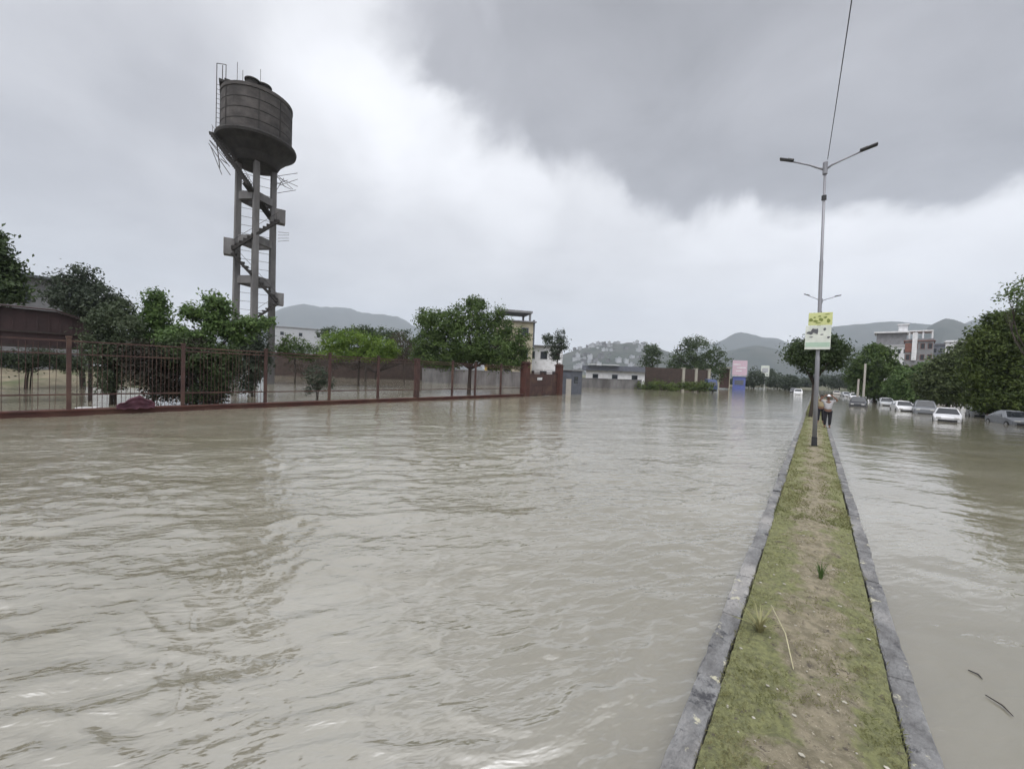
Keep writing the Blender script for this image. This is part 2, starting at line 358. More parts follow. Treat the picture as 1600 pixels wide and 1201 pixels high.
sl = bpy.data.lights.new('sun', 'SUN'); sl.energy = 1.2; sl.angle = R_(25); sl.color = (1, .965, .92)
so = bpy.data.objects.new('sun', sl); COL.objects.link(so)
sd = Vector((math.sin(SUN_AZ)*math.cos(SUN_EL), math.cos(SUN_AZ)*math.cos(SUN_EL), math.sin(SUN_EL)))
so.rotation_euler = sd.to_track_quat('Z', 'Y').to_euler(); so.location = (0, -30, 60)

# ------------------------------------------------------------------ numpy noise
_perm = rng.permutation(512); _ga = rng.uniform(0, 2*np.pi, 512)
def pn(x, y):
    xi = np.floor(x).astype(int); yi = np.floor(y).astype(int); xf = x-xi; yf = y-yi
    def g(ix, iy, dx, dy):
        a = _ga[(_perm[(ix) & 511] + iy*37) & 511]; return np.cos(a)*dx + np.sin(a)*dy
    u = xf**3*(xf*(xf*6-15)+10); v = yf**3*(yf*(yf*6-15)+10)
    n0 = g(xi, yi, xf, yf)*(1-u) + g(xi+1, yi, xf-1, yf)*u
    n1 = g(xi, yi+1, xf, yf-1)*(1-u) + g(xi+1, yi+1, xf-1, yf-1)*u
    return (n0*(1-v)+n1*v)*1.5
def fbm(x, y, o=5):
    s = 0; a = .5
    for i in range(o): s = s + a*pn(x*2**i+i*7.3, y*2**i-i*3.1); a *= .5
    return s

# ------------------------------------------------------------------ water and ground
def polar(r0, r1, nr, ths):
    rr = np.geomspace(r0, r1, nr); TH, RR = np.meshgrid(ths, rr)
    X = RR*np.sin(TH); Y = RR*np.cos(TH); n = len(ths)
    i = np.arange(nr-1)[:, None]*n + np.arange(n)[None, :]; j = np.arange(nr-1)[:, None]*n + (np.arange(n)+1)[None, :] % n
    return X, Y, RR, np.stack([i, j, j+n, i+n], -1).reshape(-1, 4)
ths = np.concatenate([np.linspace(R_(-100), R_(30), 560, endpoint=False), np.linspace(R_(30), R_(260), 120, endpoint=False)])
X, Y, RR, Fw = polar(.3, 330, 540, ths)
ang = R_(50); a_ = X*math.cos(ang)+Y*math.sin(ang); b_ = -X*math.sin(ang)+Y*math.cos(ang)
wx = fbm(X*.35, Y*.35, 3); wy = fbm(X*.35+31, Y*.35+17, 3)
a2 = a_ + wx*1.6; b2 = b_ + wy*.9
patch = np.clip(.55 + 1.1*fbm(X*.16+5, Y*.16+9, 4), .12, 1.15)
right = X > .2
rid = 1-np.abs(pn(a2/1.15, b2/.42))*1.6
fs = 1/(1+(RR/18)**3); fm = 1/(1+(RR/34)**2.5)
h = (.048*rid*patch*fs + .03*pn(a2/4.2+3, b2/1.5)*fm + .026*(1-np.abs(pn(a2/.75+9, b2/.25))*1.7)*patch*fs + .03*pn(a2/11, b2/4.3+2)*fm + .02*pn(a2/1.9-4, b2/.8+8)*fs)
crest = lambda u_, v_, wd: np.exp(-(pn(u_, v_)/wd)**2)
h = h + fs*(.022*crest(a2/1.25+4, b2/.62-7, .16)*np.clip(patch*1.6-.5, 0, 1.2) + .012*crest(a2/.6-3, b2/.3+5, .2)*np.clip(1.3-patch*1.1, .15, 1) + .006*pn(a2/.3, b2/.13))
hr = .014*(1-np.abs(pn(a2/2.6, (Y+wy*.8)/.42))*1.6)*np.clip((RR-4)/6, .1, 1) + .016*pn(X/5, Y/1.6+4) + .003*pn(a2/.9, b2/.5)
h = np.where(right, hr, h)
h *= np.where(right, 1/(1+(RR/30)**1.6), 1.0) * np.clip((RR-.9)/1.2, 0, 1)
behind = X < -24.2
h = np.where(behind, h*.35, h)
nearm = np.clip((np.abs(X-.05)-.72)/.5, 0.0, 1)
h = h*(.25+.75*nearm)
V = np.stack([X, Y, h - .0], -1).reshape(-1, 3)
wat = np_mesh('water', V, Fw, MT['water'], smooth=True); tag(wat, kind='structure')
# ground: river bed under the flood, rising to dry land beyond
ths = np.linspace(0, 2*np.pi, 200, endpoint=False)
X, Y, RR, Fg = polar(.5, 6100, 130, ths)
gz = -.75 + .12*fbm(X*.05, Y*.05, 4) + np.clip((RR-150)/120, 0, 1)*1.9 + np.clip((RR-300)/1500, 0, 1)*6
np_ = np.stack([X, Y, gz], -1).reshape(-1, 3)
g_ = np_mesh('ground', np_, Fg, MT['ground'], smooth=True); tag(g_, kind='structure')

# ------------------------------------------------------------------ median
XL, XR = -.61, .715
ys = np.concatenate([np.arange(-6, 16, .035), np.geomspace(16, 140, 420)]); xs = np.linspace(XL+.165, XR-.165, 26)
XX, YY = np.meshgrid(xs, ys); t_ = (XX-xs[0])/(xs[-1]-xs[0])
Z = .195 + .035*np.sin(np.pi*t_) + .035*fbm(XX*2.2, YY*2.2, 4) + .02*pn(XX*9, YY*9) + .012*pn(XX*21, YY*21)
n_ = len(xs); i = np.arange(len(ys)-1)[:, None]*n_ + np.arange(n_-1)[None, :]
soil = np_mesh('median_soil', np.stack([XX, YY, Z], -1).reshape(-1, 3), np.stack([i, i+1, i+n_+1, i+n_], -1).reshape(-1, 4), MT['soil'], smooth=True)
tag(soil, kind='structure')
def soil_z(x, y):
    j = min(len(ys)-1, int(np.searchsorted(ys, y))); k = int(np.clip(round((x-xs[0])/(xs[1]-xs[0])), 0, n_-1)); return Z[j, k]
for side, x0 in (('kerb', XL+.08), ('kerb', XR-.08)):
    bm = B(); y = -6.0
    while y < 140:
        L = random.uniform(.85, 1.05) if y < 60 else 4
        dx, dz = random.uniform(-.013, .013), random.uniform(-.014, .008)
        box(bm, (x0+dx, y+L/2, -.19+dz), (.15+random.uniform(-.012, .012), L-.006, .78), rz=random.uniform(-.012, .012), bev=.016)
        y += L
    if True:
        bmesh.ops.subdivide_edges(bm, edges=[e for e in bm.edges if e.calc_length() > .5 and e.verts[0].co.y < 20 and e.verts[0].co.z > -.1], cuts=6, use_grid_fill=True)
        for v in bm.verts:
            if v.co.y < 20:
                q = mnoise.noise_vector(v.co*6)*.012 + mnoise.noise_vector(v.co*19)*.006; v.co += q
    o = obj('kerb', bm, MT['kerb'], smooth=False); tag(o, kind='structure')
# short grass: thick along both kerbs, thin in the trodden middle
def blades(n, yr, size, seed):
    r = np.random.default_rng(seed)
    y = yr[0]*(yr[1]/yr[0])**r.random(n); x = r.uniform(xs[0]-.02, xs[-1]+.02, n)
    edge = np.abs(x-.1)/.45; dens = np.clip(edge*.6 + .08 + 2.2*fbm(x*2.6, y*1.5, 4), 0.02, 1)
    k = r.random(n) < dens; x, y = x[k], y[k]; n = len(x)
    z = .19 + .035*np.sin(np.pi*(x-xs[0])/(xs[-1]-xs[0])) + .035*fbm(x*2.2, y*2.2, 4)
    hgt = size*r.uniform(.5, 1.5, n); th = r.uniform(0, 2*np.pi, n); ln = r.uniform(.3, 1.5, n)*hgt; w = size*r.uniform(.06, .14, n)
    b = np.stack([x, y, z], -1); s = np.stack([np.cos(th), np.sin(th), 0*th], -1)*w[:, None]
    d = np.stack([-np.sin(th), np.cos(th), 0*th], -1)*ln[:, None]; up = np.array([0, 0, 1])*hgt[:, None]
    m1 = b + d*.35 + up*.65
    V = np.stack([b-s, b+s, m1+s*.7, b+d+up, m1-s*.7], 1).reshape(-1, 3)
    return V, (np.arange(n)[:, None]*5 + np.arange(5)[None, :])
V1, F1 = blades(30000, (1.6, 9), .017, 1); V2, F2 = blades(30000, (8, 40), .03, 2); V3, F3 = blades(8000, (35, 130), .08, 3)
gr = np_mesh('grass', np.concatenate([V1, V2, V3]), np.concatenate([F1, F2+len(V1), F3+len(V1)+len(V2)]), MT['grass'])
tag(gr, 'short patchy grass along the kerbs of the median', 'grass', kind='stuff')
# pale stones and bits
bm = B()
for k in range(100):
    y = 2.4*(14/2.4)**random.random(); x = random.uniform(-.4, .5); s = random.uniform(.005, .015)
    bmesh.ops.create_icosphere(bm, subdivisions=1, radius=s, matrix=Matrix.Translation((x, y, soil_z(x, y)+s*.3)) @ Matrix.Diagonal((random.uniform(.8, 1.6), 1, random.uniform(.4, .7), 1)))
tag(obj('gravel', bm, MT['stone']), 'pale stones and bits strewn over the median', 'gravel', kind='stuff')
def tuft(loc, n, h, spread, label, m):
    r = np.random.default_rng(int(loc[1]*97)); Vs, Fs = [], []
    for i in range(n):
        th = r.uniform(0, 6.28); L = h*r.uniform(.5, 1.1); out = spread*r.uniform(.3, 1.2); w = .004+.004*r.random()
        d = np.array([math.cos(th), math.sin(th), 0]); s = np.array([-d[1], d[0], 0])*w; b = d*.02*r.random()
        pts = [b + d*out*(t**1.6) + np.array([0, 0, L*(t - .35*t**3*out/h)]) for t in (0, .35, .7, 1)]
        k = len(Vs)
        for q, f in zip(pts, (1, 1, .7, .15)): Vs += [q-s*f, q+s*f]
        Fs += [[k+2*j, k+2*j+1, k+2*j+3, k+2*j+2] for j in range(3)]
    o = np_mesh('grass_tuft', Vs, Fs, m, loc=loc); tag(o, label, 'grass tuft', 'taller grass tufts on the median')
p = at(1187, 985, .22); tuft((p[0], p[1], soil_z(p[0], p[1])), 40, .26, .2, 'tall green grass tuft leaning at the left kerb of the median', MT['grass'])
p = at(1282, 905, .22); tuft((p[0], p[1], soil_z(p[0], p[1])), 16, .24, .08, 'small upright green seedling in the middle of the median', MT['leaf_fresh'])
bm = B(); p, q = at(1205, 945, .3), at(1240, 1045, .24)
tube(bm, [p, (np.array(p)+q)/2+np.array([.03, 0, .015]), q], [.006, .005, .003], 5)
tag(obj('straw_stalk', bm, MT['straw'], smooth=True), 'dry pale stalk lying beside the tall grass tuft', 'stalk')

for (u0, v0, u1, v1, lbl) in ((1540, 1085, 1583, 1118, 'dark stick floating in the calm water right of the median'), (1513, 1046, 1535, 1060, 'shorter dark twig floating just beyond the stick')):
    p, q = at(u0, v0, .012), at(u1, v1, .012); bm = B(); tube(bm, [p, (p+q)/2+np.array([.02, .01, .004]), q], [.004, .006, .003], 6)
    tag(obj('stick', bm, MT['bark'], smooth=True), lbl, 'stick')

# ------------------------------------------------------------------ street lamps
def lamp(y, x, label, cable=True, lean=0.0):
    t = empty('street_lamp', (x, y, .2), 0, label, 'street lamp', 'double armed street lamps on the median')
    t.rotation_euler = (0, lean, 0)
    H = 10.0
    bm = B(); tube(bm, [(0, 0, -.05), (0, 0, 3.2), (0, 0, 3.25), (0, 0, 6.6), (0, 0, 6.65), (0, 0, H)], [.07, .07, .058, .058, .046, .04], 12); obj('pole', bm, MT['galv'], t, smooth=True)
    bm = B(); box(bm, (0, 0, .02), (.3, .3, .03), bev=.004); tube(bm, [(0, 0, .03), (0, 0, .36)], [.09, .085], 12); obj('base', bm, MT['dark'], t)
    bm = B(); tube(bm, [(0, 0, H-1.25), (0, 0, H-1.1)], .075, 12); obj('collar', bm, MT['dark'], t)
    bm = B(); tube(bm, [(0, 0, H-.35), (0, 0, H+.06)], .075, 12); obj('bracket', bm, MT['galv'], t)
    for s, dz in ((-1, .46), (1, .2)):
        bm = B(); tube(bm, [(0, 0, H-.2), (s*.18, 0, H-.08), (s*.45, 0, H-.08+dz*.4), (s*.95, 0, H-.04+dz*.9)], [.04, .035, .03, .026], 8); a = obj('arm', bm, MT['galv'], t, smooth=True)
        bm = B(); ang = math.atan2(dz*.6, .6)
        T = Matrix.Rotation(-s*ang, 4, 'Y')
        box(bm, (s*1.14, 0, H-.01+dz*1.1), (.46, .2, .06), bev=.025, tilt=T); box(bm, (s*1.02, 0, H+.0+dz), (.22, .13, .08), bev=.02, tilt=T)
        obj('lamp_head', bm, MT['dark'], t, smooth=False)
    return t
lb = at(1272, 698, .2)
lamp(lb[1], lb[0], 'tall grey street lamp carrying the two stacked boards', lean=R_(-1.0))
lamp(46, .06, 'distant small street lamp behind the tall one above the boards')
lamp(76, .06, 'faint farthest street lamp above the median tree', )
# cable running back from the lamp head over the viewer
bm = B(); p0 = np.array([lb[0]-.12, lb[1], 10.35]); p1 = np.array([.9, -12, 10.4])
tube(bm, [p0*(1-t)+p1*t - np.array([0, 0, 2.2*t*(1-t)]) for t in np.linspace(0, 1, 24)], .011, 5)
tag(obj('overhead_cable', bm, MT['dark'], smooth=True), 'thin dark cable rising from the tall street lamp', 'cable')
# boards on the near pole
yb = lb[1]-.13
def bp(u, v): return ony(u, v, yb)
bl, br_, bm_, bb = bp(1258, 545), bp(1302, 486), bp(1258, 508.5), bp(1302, 546)
bt = empty('notice_board', (lb[0], yb, bl[2]-.02), R_(2), 'stacked yellow and white notice boards fixed to the tall lamp pole', 'notice board')
w = br_[0]-bl[0]; zt = br_[2]-bl[2]; zm = bm_[2]-bl[2]; cx = (br_[0]+bl[0])/2-lb[0]
bm = B(); box(bm, (cx+.02, 0, (zm+zt)/2), (w*.93, .03, zt-zm-.02), bev=.006); py_ = obj('upper_panel', bm, MT['yellow'], bt); py_['label'] = 'yellow green panel with olive lettering'
bm = B(); box(bm, (cx-.02, 0, zm/2), (w*1.0, .034, zm), bev=.006); pw_ = obj('lower_panel', bm, MT['white_board'], bt); pw_['label'] = 'white panel with grey picture and pale green band'
def blot(name, m, par, x, z, ww, hh, seed):
    bm = B(); r = random.Random(seed); n = 9
    poly(bm, [(cx-w/2+w*x+ww/2*math.cos(6.283*k/n)*r.uniform(.6, 1.15), -.0155-.004, z+hh/2*math.sin(6.283*k/n)*r.uniform(.6, 1.15)) for k in range(n)], (0, -.004, 0))
    return obj(name, bm, m, par)
zz = zt-zm
for k, (x, z, ww, hh) in enumerate(((.16, .45, .16, .3), (.3, .62, .12, .12), (.34, .35, .2, .18), (.5, .7, .14, .12), (.56, .45, .2, .26), (.72, .6, .14, .16), (.84, .34, .16, .34), (.44, .2, .3, .08), (.8, .84, .24, .07))):
    blot('faded_mark', MT['olive'], py_, x, zm+z*zz, ww*w, hh*zz, k)
for k, (x, z, ww, hh) in enumerate(((.16, .7, .26, .16), (.3, .8, .26, .2), (.42, .74, .16, .3), (.72, .84, .12, .14), (.88, .5, .14, .1), (.62, .62, .14, .05), (.2, .52, .2, .04))):
    blot('picture_patch', MT['greyprint'], pw_, x, zm*z, ww*w, hh*zm, 30+k)
bm = B(); box(bm, (cx-.02, -.0205, zm*.2), (w*.95, .006, zm*.19)); obj('green_band', bm, MT['palegreen'], pw_)
for zc in (zm*.3, zm*.8, zm+zz*.6):
    bm = B(); box(bm, (0, .07, zc), (.2, .1, .04)); obj('bracket', bm, MT['galv'], bt)

# ------------------------------------------------------------------ trees
def leaves(lobes, nc, per, size, csz, seed, flat=.35, shell=.5):
    r = np.random.default_rng(seed)
    wts = np.array([(l[1][0]*l[1][1]*l[1][2])**.62 for l in lobes]); wts /= wts.sum()
    li = r.choice(len(lobes), nc, p=wts)
    C = np.array([l[0] for l in lobes])[li]; Rd = np.array([l[1] for l in lobes])[li]
    d = r.normal(size=(nc, 3)); d /= np.linalg.norm(d, axis=1)[:, None]
    rad = shell + (1-shell)*r.random(nc)**.6; rad *= r.uniform(.85, 1.12, nc)
    cc = C + d*Rd*rad[:, None]
    cs = csz*r.uniform(.5, 1.5, nc)
    ci = np.repeat(np.arange(nc), per); n = len(ci)
    off = r.normal(size=(n, 3)); off *= (cs[ci]*.55)[:, None]; off[:, 2] *= .7
    P = cc[ci] + off
    nrm = d[ci]*.6 + r.normal(size=(n, 3))*.6 + np.array([0, 0, flat]); nrm /= np.linalg.norm(nrm, axis=1)[:, None]
    t = np.cross(nrm, r.normal(size=(n, 3))); t /= np.linalg.norm(t, axis=1)[:, None]; b = np.cross(nrm, t)
    L = (size*r.uniform(.55, 1.35, n))[:, None]
    V = np.stack([P - t*L*.5, P + b*L*.24 + nrm*L*.06, P + t*L*.5 - nrm*L*.1, P - b*L*.24 + nrm*L*.06], 1).reshape(-1, 3)
    return V, np.arange(n*4).reshape(-1, 4), cc
def tree(name, label, base, lobes, m, nc=260, per=26, size=.16, csz=.45, seed=1, trunk=.14, cat='tree', group=None, stems=1, shell=.5, trunk_top=None, sparse=0):
    base = np.array(base, float)
    t = empty(name, tuple(base), 0, label, cat, group)
    rel = [((np.array(c)-base), np.array(r)) for c, r in lobes]
    V, F, cc = leaves(rel, nc, per, size, csz, seed, shell=shell)
    np_mesh('crown', V, F, m, t)
    rr = random.Random(seed); bm = B()
    zlow = min(c[2]-r[2]*.6 for c, r in rel); zlow = max(zlow, .3) if trunk_top is None else trunk_top
    mid = sum((c for c, r in rel), np.zeros(3))/len(rel)
    for s in range(stems):
        o = np.array([rr.uniform(-.25, .25), rr.uniform(-.25, .25), 0])*(stems > 1)
        top = np.array([mid[0]*.35, mid[1]*.35, zlow]) + o
        k1 = o*1.0 + (top-o)*.5 + np.array([rr.uniform(-.1, .1), rr.uniform(-.1, .1), 0])*zlow*.3
        tube(bm, [o+np.array([0, 0, -.9]), o, k1, top], [trunk*1.35, trunk*1.15, trunk*.95, trunk*.85], 8)
        for c, r in rel:
            e = c + np.array([rr.uniform(-.2, .2), rr.uniform(-.2, .2), .2])*r
            k = top + (e-top)*.5 + np.array([rr.uniform(-.12, .12), rr.uniform(-.12, .12), .08])*np.linalg.norm(e-top)
            tube(bm, [top, k, e], [trunk*.55, trunk*.35, trunk*.12], 6)
            for j in range(3):
                e2 = c + np.array([rr.uniform(-.9, .9), rr.uniform(-.9, .9), rr.uniform(-.5, .9)])*r*.75
                tube(bm, [k+(e-k)*.3, (k+e2)/2+np.array([0, 0, .05]), e2], [trunk*.25, trunk*.16, trunk*.05], 5)
    obj('trunk', bm, MT['bark'], t, smooth=True)
    return t
def lob(u, v, ru, rv, r, dr=0.0, deep=1.0):
    a, b = scale_at(u, r+dr); c = dep(u, v, r+dr)
    return (c, (ru*a, ru*a*deep, rv*b))
def gbase(u, r, z=-.5):
    c = dep(u, 600, r); return (c[0], c[1], z)
G_C = 'trees and shrubs in the flooded compound behind the fence'
tree('broad_tree', 'dark leafy tree cut off by the left edge above the maroon shed', gbase(-25, 42), [lob(-20, 400, 34, 30, 42), lob(8, 432, 26, 30, 42), lob(-40, 440, 40, 40, 42, 1), lob(12, 455, 22, 18, 42, -1), lob(-10, 372, 14, 16, 42)], MT['leaf_dark'], 330, 26, .3, .6, 3, .2, group=G_C)
tree('airy_tree', 'grey green airy tree behind the maroon shed beside the grey building', gbase(130, 46), [lob(100, 440, 22, 18, 46), lob(130, 432, 26, 18, 46, 1), lob(160, 462, 22, 20, 46), lob(118, 468, 40, 22, 46, -1), lob(85, 462, 14, 14, 46), lob(148, 488, 34, 18, 46), lob(180, 470, 8, 10, 46)], MT['leaf_grey'], 330, 22, .26, .5, 4, .16, group=G_C)
tree('shrub', 'loose dusty shrub with pale tips at the end of the maroon shed', gbase(172, 29), [lob(165, 505, 26, 26, 29), lob(190, 490, 22, 22, 29, 1), lob(150, 545, 24, 26, 29), lob(180, 545, 30, 30, 29), lob(205, 520, 20, 30, 29, -1), lob(168, 590, 24, 26, 29), lob(195, 560, 24, 30, 29)], MT['leaf_sage'], 620, 26, .15, .34, 5, .06, 'shrub', G_C, 3)
tree('young_tree', 'narrow upright young tree with rounded green top behind the fence', gbase(240, 29.5), [lob(242, 470, 18, 16, 29.5), lob(240, 492, 24, 18, 29.5), lob(235, 515, 28, 20, 29.5), lob(258, 520, 20, 18, 29.5), lob(225, 545, 30, 26, 29.5), lob(262, 560, 26, 30, 29.5)], MT['leaf_fresh'], 520, 28, .17, .3, 6, .07, group=G_C)
tree('leafy_tree', 'spreading young tree with big fresh leaves in front of the water tower', gbase(325, 27.5), [lob(332, 472, 20, 16, 27.5), lob(322, 492, 28, 16, 27.5), lob(298, 488, 14, 9, 27.5), lob(352, 484, 14, 12, 27.5), lob(345, 510, 36, 14, 27.5), lob(392, 508, 28, 11, 27.5), lob(418, 500, 12, 10, 27.5), lob(300, 530, 36, 16, 27.5), lob(280, 522, 20, 14, 27.5), lob(265, 530, 26, 14, 27.5), lob(320, 545, 40, 14, 27.5), lob(372, 525, 24, 12, 27.5)], MT['leaf_fresh'], 520, 26, .2, .28, 7, .07, group=G_C, shell=.3)
tree('dusty_scrub', 'dusty low scrub on the mud bank under the maroon shed', gbase(40, 44, 0), [lob(u, v, 26, 11, 44) for u, v in ((-30, 566), (10, 560), (45, 568), (85, 562), (115, 570), (60, 556))], MT['leaf_sage'], 420, 22, .16, .4, 33, .04, 'scrub', G_C, 5, shell=.3)
tree('hedge_shrub', 'dark tangled shrub mass under the spreading young tree', gbase(290, 27), [lob(235, 575, 38, 40, 27), lob(275, 580, 36, 42, 27), lob(318, 585, 34, 42, 27), lob(345, 575, 26, 36, 27), lob(320, 620, 34, 14, 26.5), lob(225, 560, 30, 30, 27), lob(255, 610, 26, 20, 26.8), lob(300, 550, 50, 20, 27)], MT['leaf_umber'], 900, 26, .14, .34, 8, .05, 'shrub', G_C, 3, shell=.35)
tree('green_shrub', 'dark green shrub hugging the fence beneath the tower', gbase(322, 26.2), [lob(310, 560, 40, 24, 26.4), lob(345, 600, 24, 26, 26.4), lob(310, 618, 22, 12, 26.2), lob(360, 560, 16, 24, 26.4), lob(280, 545, 30, 22, 26.5), lob(340, 580, 30, 34, 26.4)], MT['leaf_dark'], 460, 24, .14, .3, 9, .04, 'shrub', G_C, 2, shell=.35)
tree('grey_bush', 'small grey bush standing in pale water by a fence post', gbase(498, 30), [lob(495, 585, 18, 16, 30), lob(510, 600, 14, 14, 30), lob(488, 605, 10, 12, 30)], MT['leaf_grey'], 90, 20, .14, .3, 10, .04, 'bush', G_C, 2)
tree('thin_shrub', 'grey green thin shrub hiding the foot of the water tower', gbase(395, 34), [lob(390, 540, 26, 18, 34), lob(410, 560, 16, 20, 34), lob(372, 560, 18, 26, 34), lob(395, 578, 22, 20, 34), lob(385, 602, 14, 12, 34), lob(405, 525, 16, 8, 34)], MT['leaf_grey'], 420, 22, .17, .36, 11, .04, 'shrub', G_C, 3)
tree('bright_bush', 'bright lime green spreading bush beyond the fence below the far hill', gbase(560, 52), [lob(525, 535, 28, 16, 52), lob(560, 535, 34, 19, 52), lob(595, 540, 26, 16, 52), lob(545, 528, 22, 12, 52, 1), lob(610, 550, 14, 9, 52), lob(530, 552, 30, 10, 52), lob(580, 555, 36, 10, 52)], MT['leaf_bright'], 480, 28, .26, .5, 12, .12, 'bush', G_C)
tree('dark_tree', 'dark tree line clump just behind the lime green bush', gbase(570, 66), [lob(520, 522, 22, 10, 66), lob(560, 518, 22, 9, 66), lob(590, 522, 26, 10, 66), lob(625, 535, 24, 20, 66)], MT['leaf_dark'], 220, 22, .34, .6, 13, .16, group=G_C)
tree('round_bush', 'dull green rounded bush between the tower and the lime bush', gbase(460, 55), [lob(458, 543, 22, 18, 55), lob(480, 550, 20, 12, 55), lob(440, 550, 10, 12, 55)], MT['leaf_mid'], 160, 22, .26, .5, 14, .1, 'bush', G_C)
tree('brown_scrub', 'withered brown scrub strip along the far compound wall', gbase(585, 84, -.4), [lob(u, v, 26, 14, 84) for u, v in ((470, 570), (515, 562), (555, 566), (600, 560), (640, 556), (672, 560), (660, 545))], MT['leaf_brown'], 420, 24, .32, .7, 15, .08, 'scrub', G_C, 4)
tree('thin_tree', 'bare looking grey brown thin tree left of the big round tree', gbase(632, 60), [lob(625, 540, 20, 24, 60), lob(640, 552, 16, 24, 60), lob(612, 556, 14, 14, 60)], MT['leaf_brown'], 160, 16, .22, .5, 27, .08, group=G_C, shell=.3)
tree('broad_tree', 'big round green tree overhanging the fence in the middle of the view', gbase(733, 42), [lob(690, 510, 34, 26, 42), lob(735, 495, 34, 26, 42), lob(670, 535, 24, 22, 42), lob(720, 535, 46, 28, 42), lob(775, 515, 28, 24, 42, 1), lob(770, 545, 40, 20, 42), lob(805, 550, 22, 18, 42, 1), lob(745, 475, 18, 10, 42), lob(668, 498, 16, 14, 42), lob(780, 490, 10, 10, 42), lob(665, 555, 22, 16, 42), lob(815, 525, 12, 14, 42), lob(692, 562, 32, 14, 42), lob(785, 565, 34, 14, 42), lob(740, 552, 40, 14, 42)], MT['leaf_mid'], 1250, 30, .27, .55, 16, .2, group=G_C, trunk_top=3.1)
tree('slender_tree', 'slender dark small tree with tufted top in front of the pale building', gbase(870, 58), [lob(868, 535, 17, 10, 58), lob(876, 524, 8, 8, 58), lob(855, 528, 9, 6, 58), lob(868, 552, 14, 12, 58), lob(884, 540, 8, 14, 58)], MT['leaf_grey'], 130, 20, .28, .42, 17, .1, shell=.3)
tree('low_scrub', 'low green scrub strip along the foot of the brown wall', gbase(1045, 86, 0), [lob(u, v, 16, 7, 86) for u, v in ((1000, 604), (1025, 602), (1050, 604), (1075, 603), (1098, 604))], MT['leaf_olive'], 200, 20, .4, .7, 34, .05, 'scrub', None, 4)
tree('conifer', 'small dark tree left of the round tree above the brown wall', gbase(1020, 122), [lob(1020, 560, 16, 16, 122), lob(1018, 547, 12, 10, 122), lob(1012, 570, 12, 10, 122)], MT['leaf_dark'], 130, 24, .5, .9, 18, .2)
tree('round_tree', 'large round dark tree above the brown wall across the water', gbase(1090, 114), [lob(1090, 550, 38, 22, 114), lob(1065, 562, 26, 20, 114), lob(1118, 562, 24, 20, 114), lob(1085, 535, 20, 10, 114), lob(1100, 575, 36, 16, 114), lob(1058, 575, 18, 14, 114), lob(1075, 582, 30, 12, 112), lob(1110, 586, 24, 12, 112)], MT['leaf_dark'], 420, 26, .5, .9, 19, .3)
G_M = 'low trees along the far end of the road'
for i, (u, v, ru, rv, r, lbl) in enumerate(((1178, 590, 16, 14, 170, 'low green tree behind the white sign across the water'), (1215, 594, 16, 11, 185, 'far low tree between white sign and median tree'), (1200, 582, 10, 6, 230, 'hazy far treetop just above the white sign'), (1235, 596, 12, 10, 160, 'far low tree left of the lamp pole foot'), (1312, 596, 16, 11, 210, 'far low tree just right of the two people'), (1338, 592, 16, 13, 190, 'far grey green tree behind the pale posts'), (1262, 597, 14, 9, 240, 'hazy far bushy tree behind the lamp pole'), (1150, 597, 14, 8, 230, 'far low tree peeping past the blue kiosk'), (1290, 593, 14, 9, 260, 'hazy far tree between lamp pole and people'))):
    tree('far_tree', lbl, gbase(u, r, 0), [lob(u, v, ru, rv, r), lob(u-ru*.6, v+rv*.4, ru*.6, rv*.7, r), lob(u+ru*.6, v+rv*.4, ru*.6, rv*.6, r)], MT['leaf_grey'], 110, 22, .7, 1.1, 40+i, .2, group=G_M)
tb = at(1266, 652, .2)
tree('median_tree', 'dark leaning tree growing on the median behind the notice boards', (tb[0], tb[1], .2), [lob(1252, 548, 24, 20, tb[1]), lob(1292, 545, 34, 22, tb[1]+.6), lob(1270, 565, 28, 20, tb[1]), lob(1312, 552, 18, 18, tb[1]), lob(1240, 555, 14, 14, tb[1]-.5), lob(1275, 530, 20, 12, tb[1]), lob(1305, 570, 16, 10, tb[1]+.5)], MT['leaf_dark'], 420, 26, .17, .36, 20, .1, trunk_top=2.2)
G_R = 'trees lining the right bank behind the parked cars'
tree('bank_tree', 'rounded green tree behind the dark jeep on the right bank', gbase(1368, 80), [lob(1365, 568, 38, 24, 80), lob(1350, 590, 28, 20, 80), lob(1390, 588, 28, 24, 80), lob(1372, 550, 24, 12, 80), lob(1335, 582, 12, 16, 80), lob(1360, 608, 34, 14, 80), lob(1392, 612, 26, 14, 80)], MT['leaf_mid'], 700, 28, .36, .6, 21, .2, group=G_R)
tree('bank_tree', 'low pale green tree behind the white hatchback on the right bank', gbase(1425, 74), [lob(1420, 595, 26, 22, 74), lob(1445, 590, 24, 26, 74), lob(1400, 605, 18, 14, 74), lob(1425, 614, 34, 12, 74), lob(1455, 612, 26, 14, 74)], MT['leaf_fresh'], 480, 28, .34, .6, 22, .2, group=G_R)
tree('bank_tree', 'olive tree row clump behind the nose of the white sedan', gbase(1480, 64), [lob(1470, 580, 30, 26, 64), lob(1505, 575, 36, 30, 64), lob(1450, 600, 24, 20, 64), lob(1490, 605, 40, 18, 64), lob(1525, 595, 28, 26, 64), lob(1500, 555, 22, 12, 64), lob(1515, 545, 20, 14, 64), lob(1480, 618, 44, 14, 64), lob(1530, 620, 34, 16, 64)], MT['leaf_moss'], 800, 28, .3, .6, 23, .2, group=G_R)
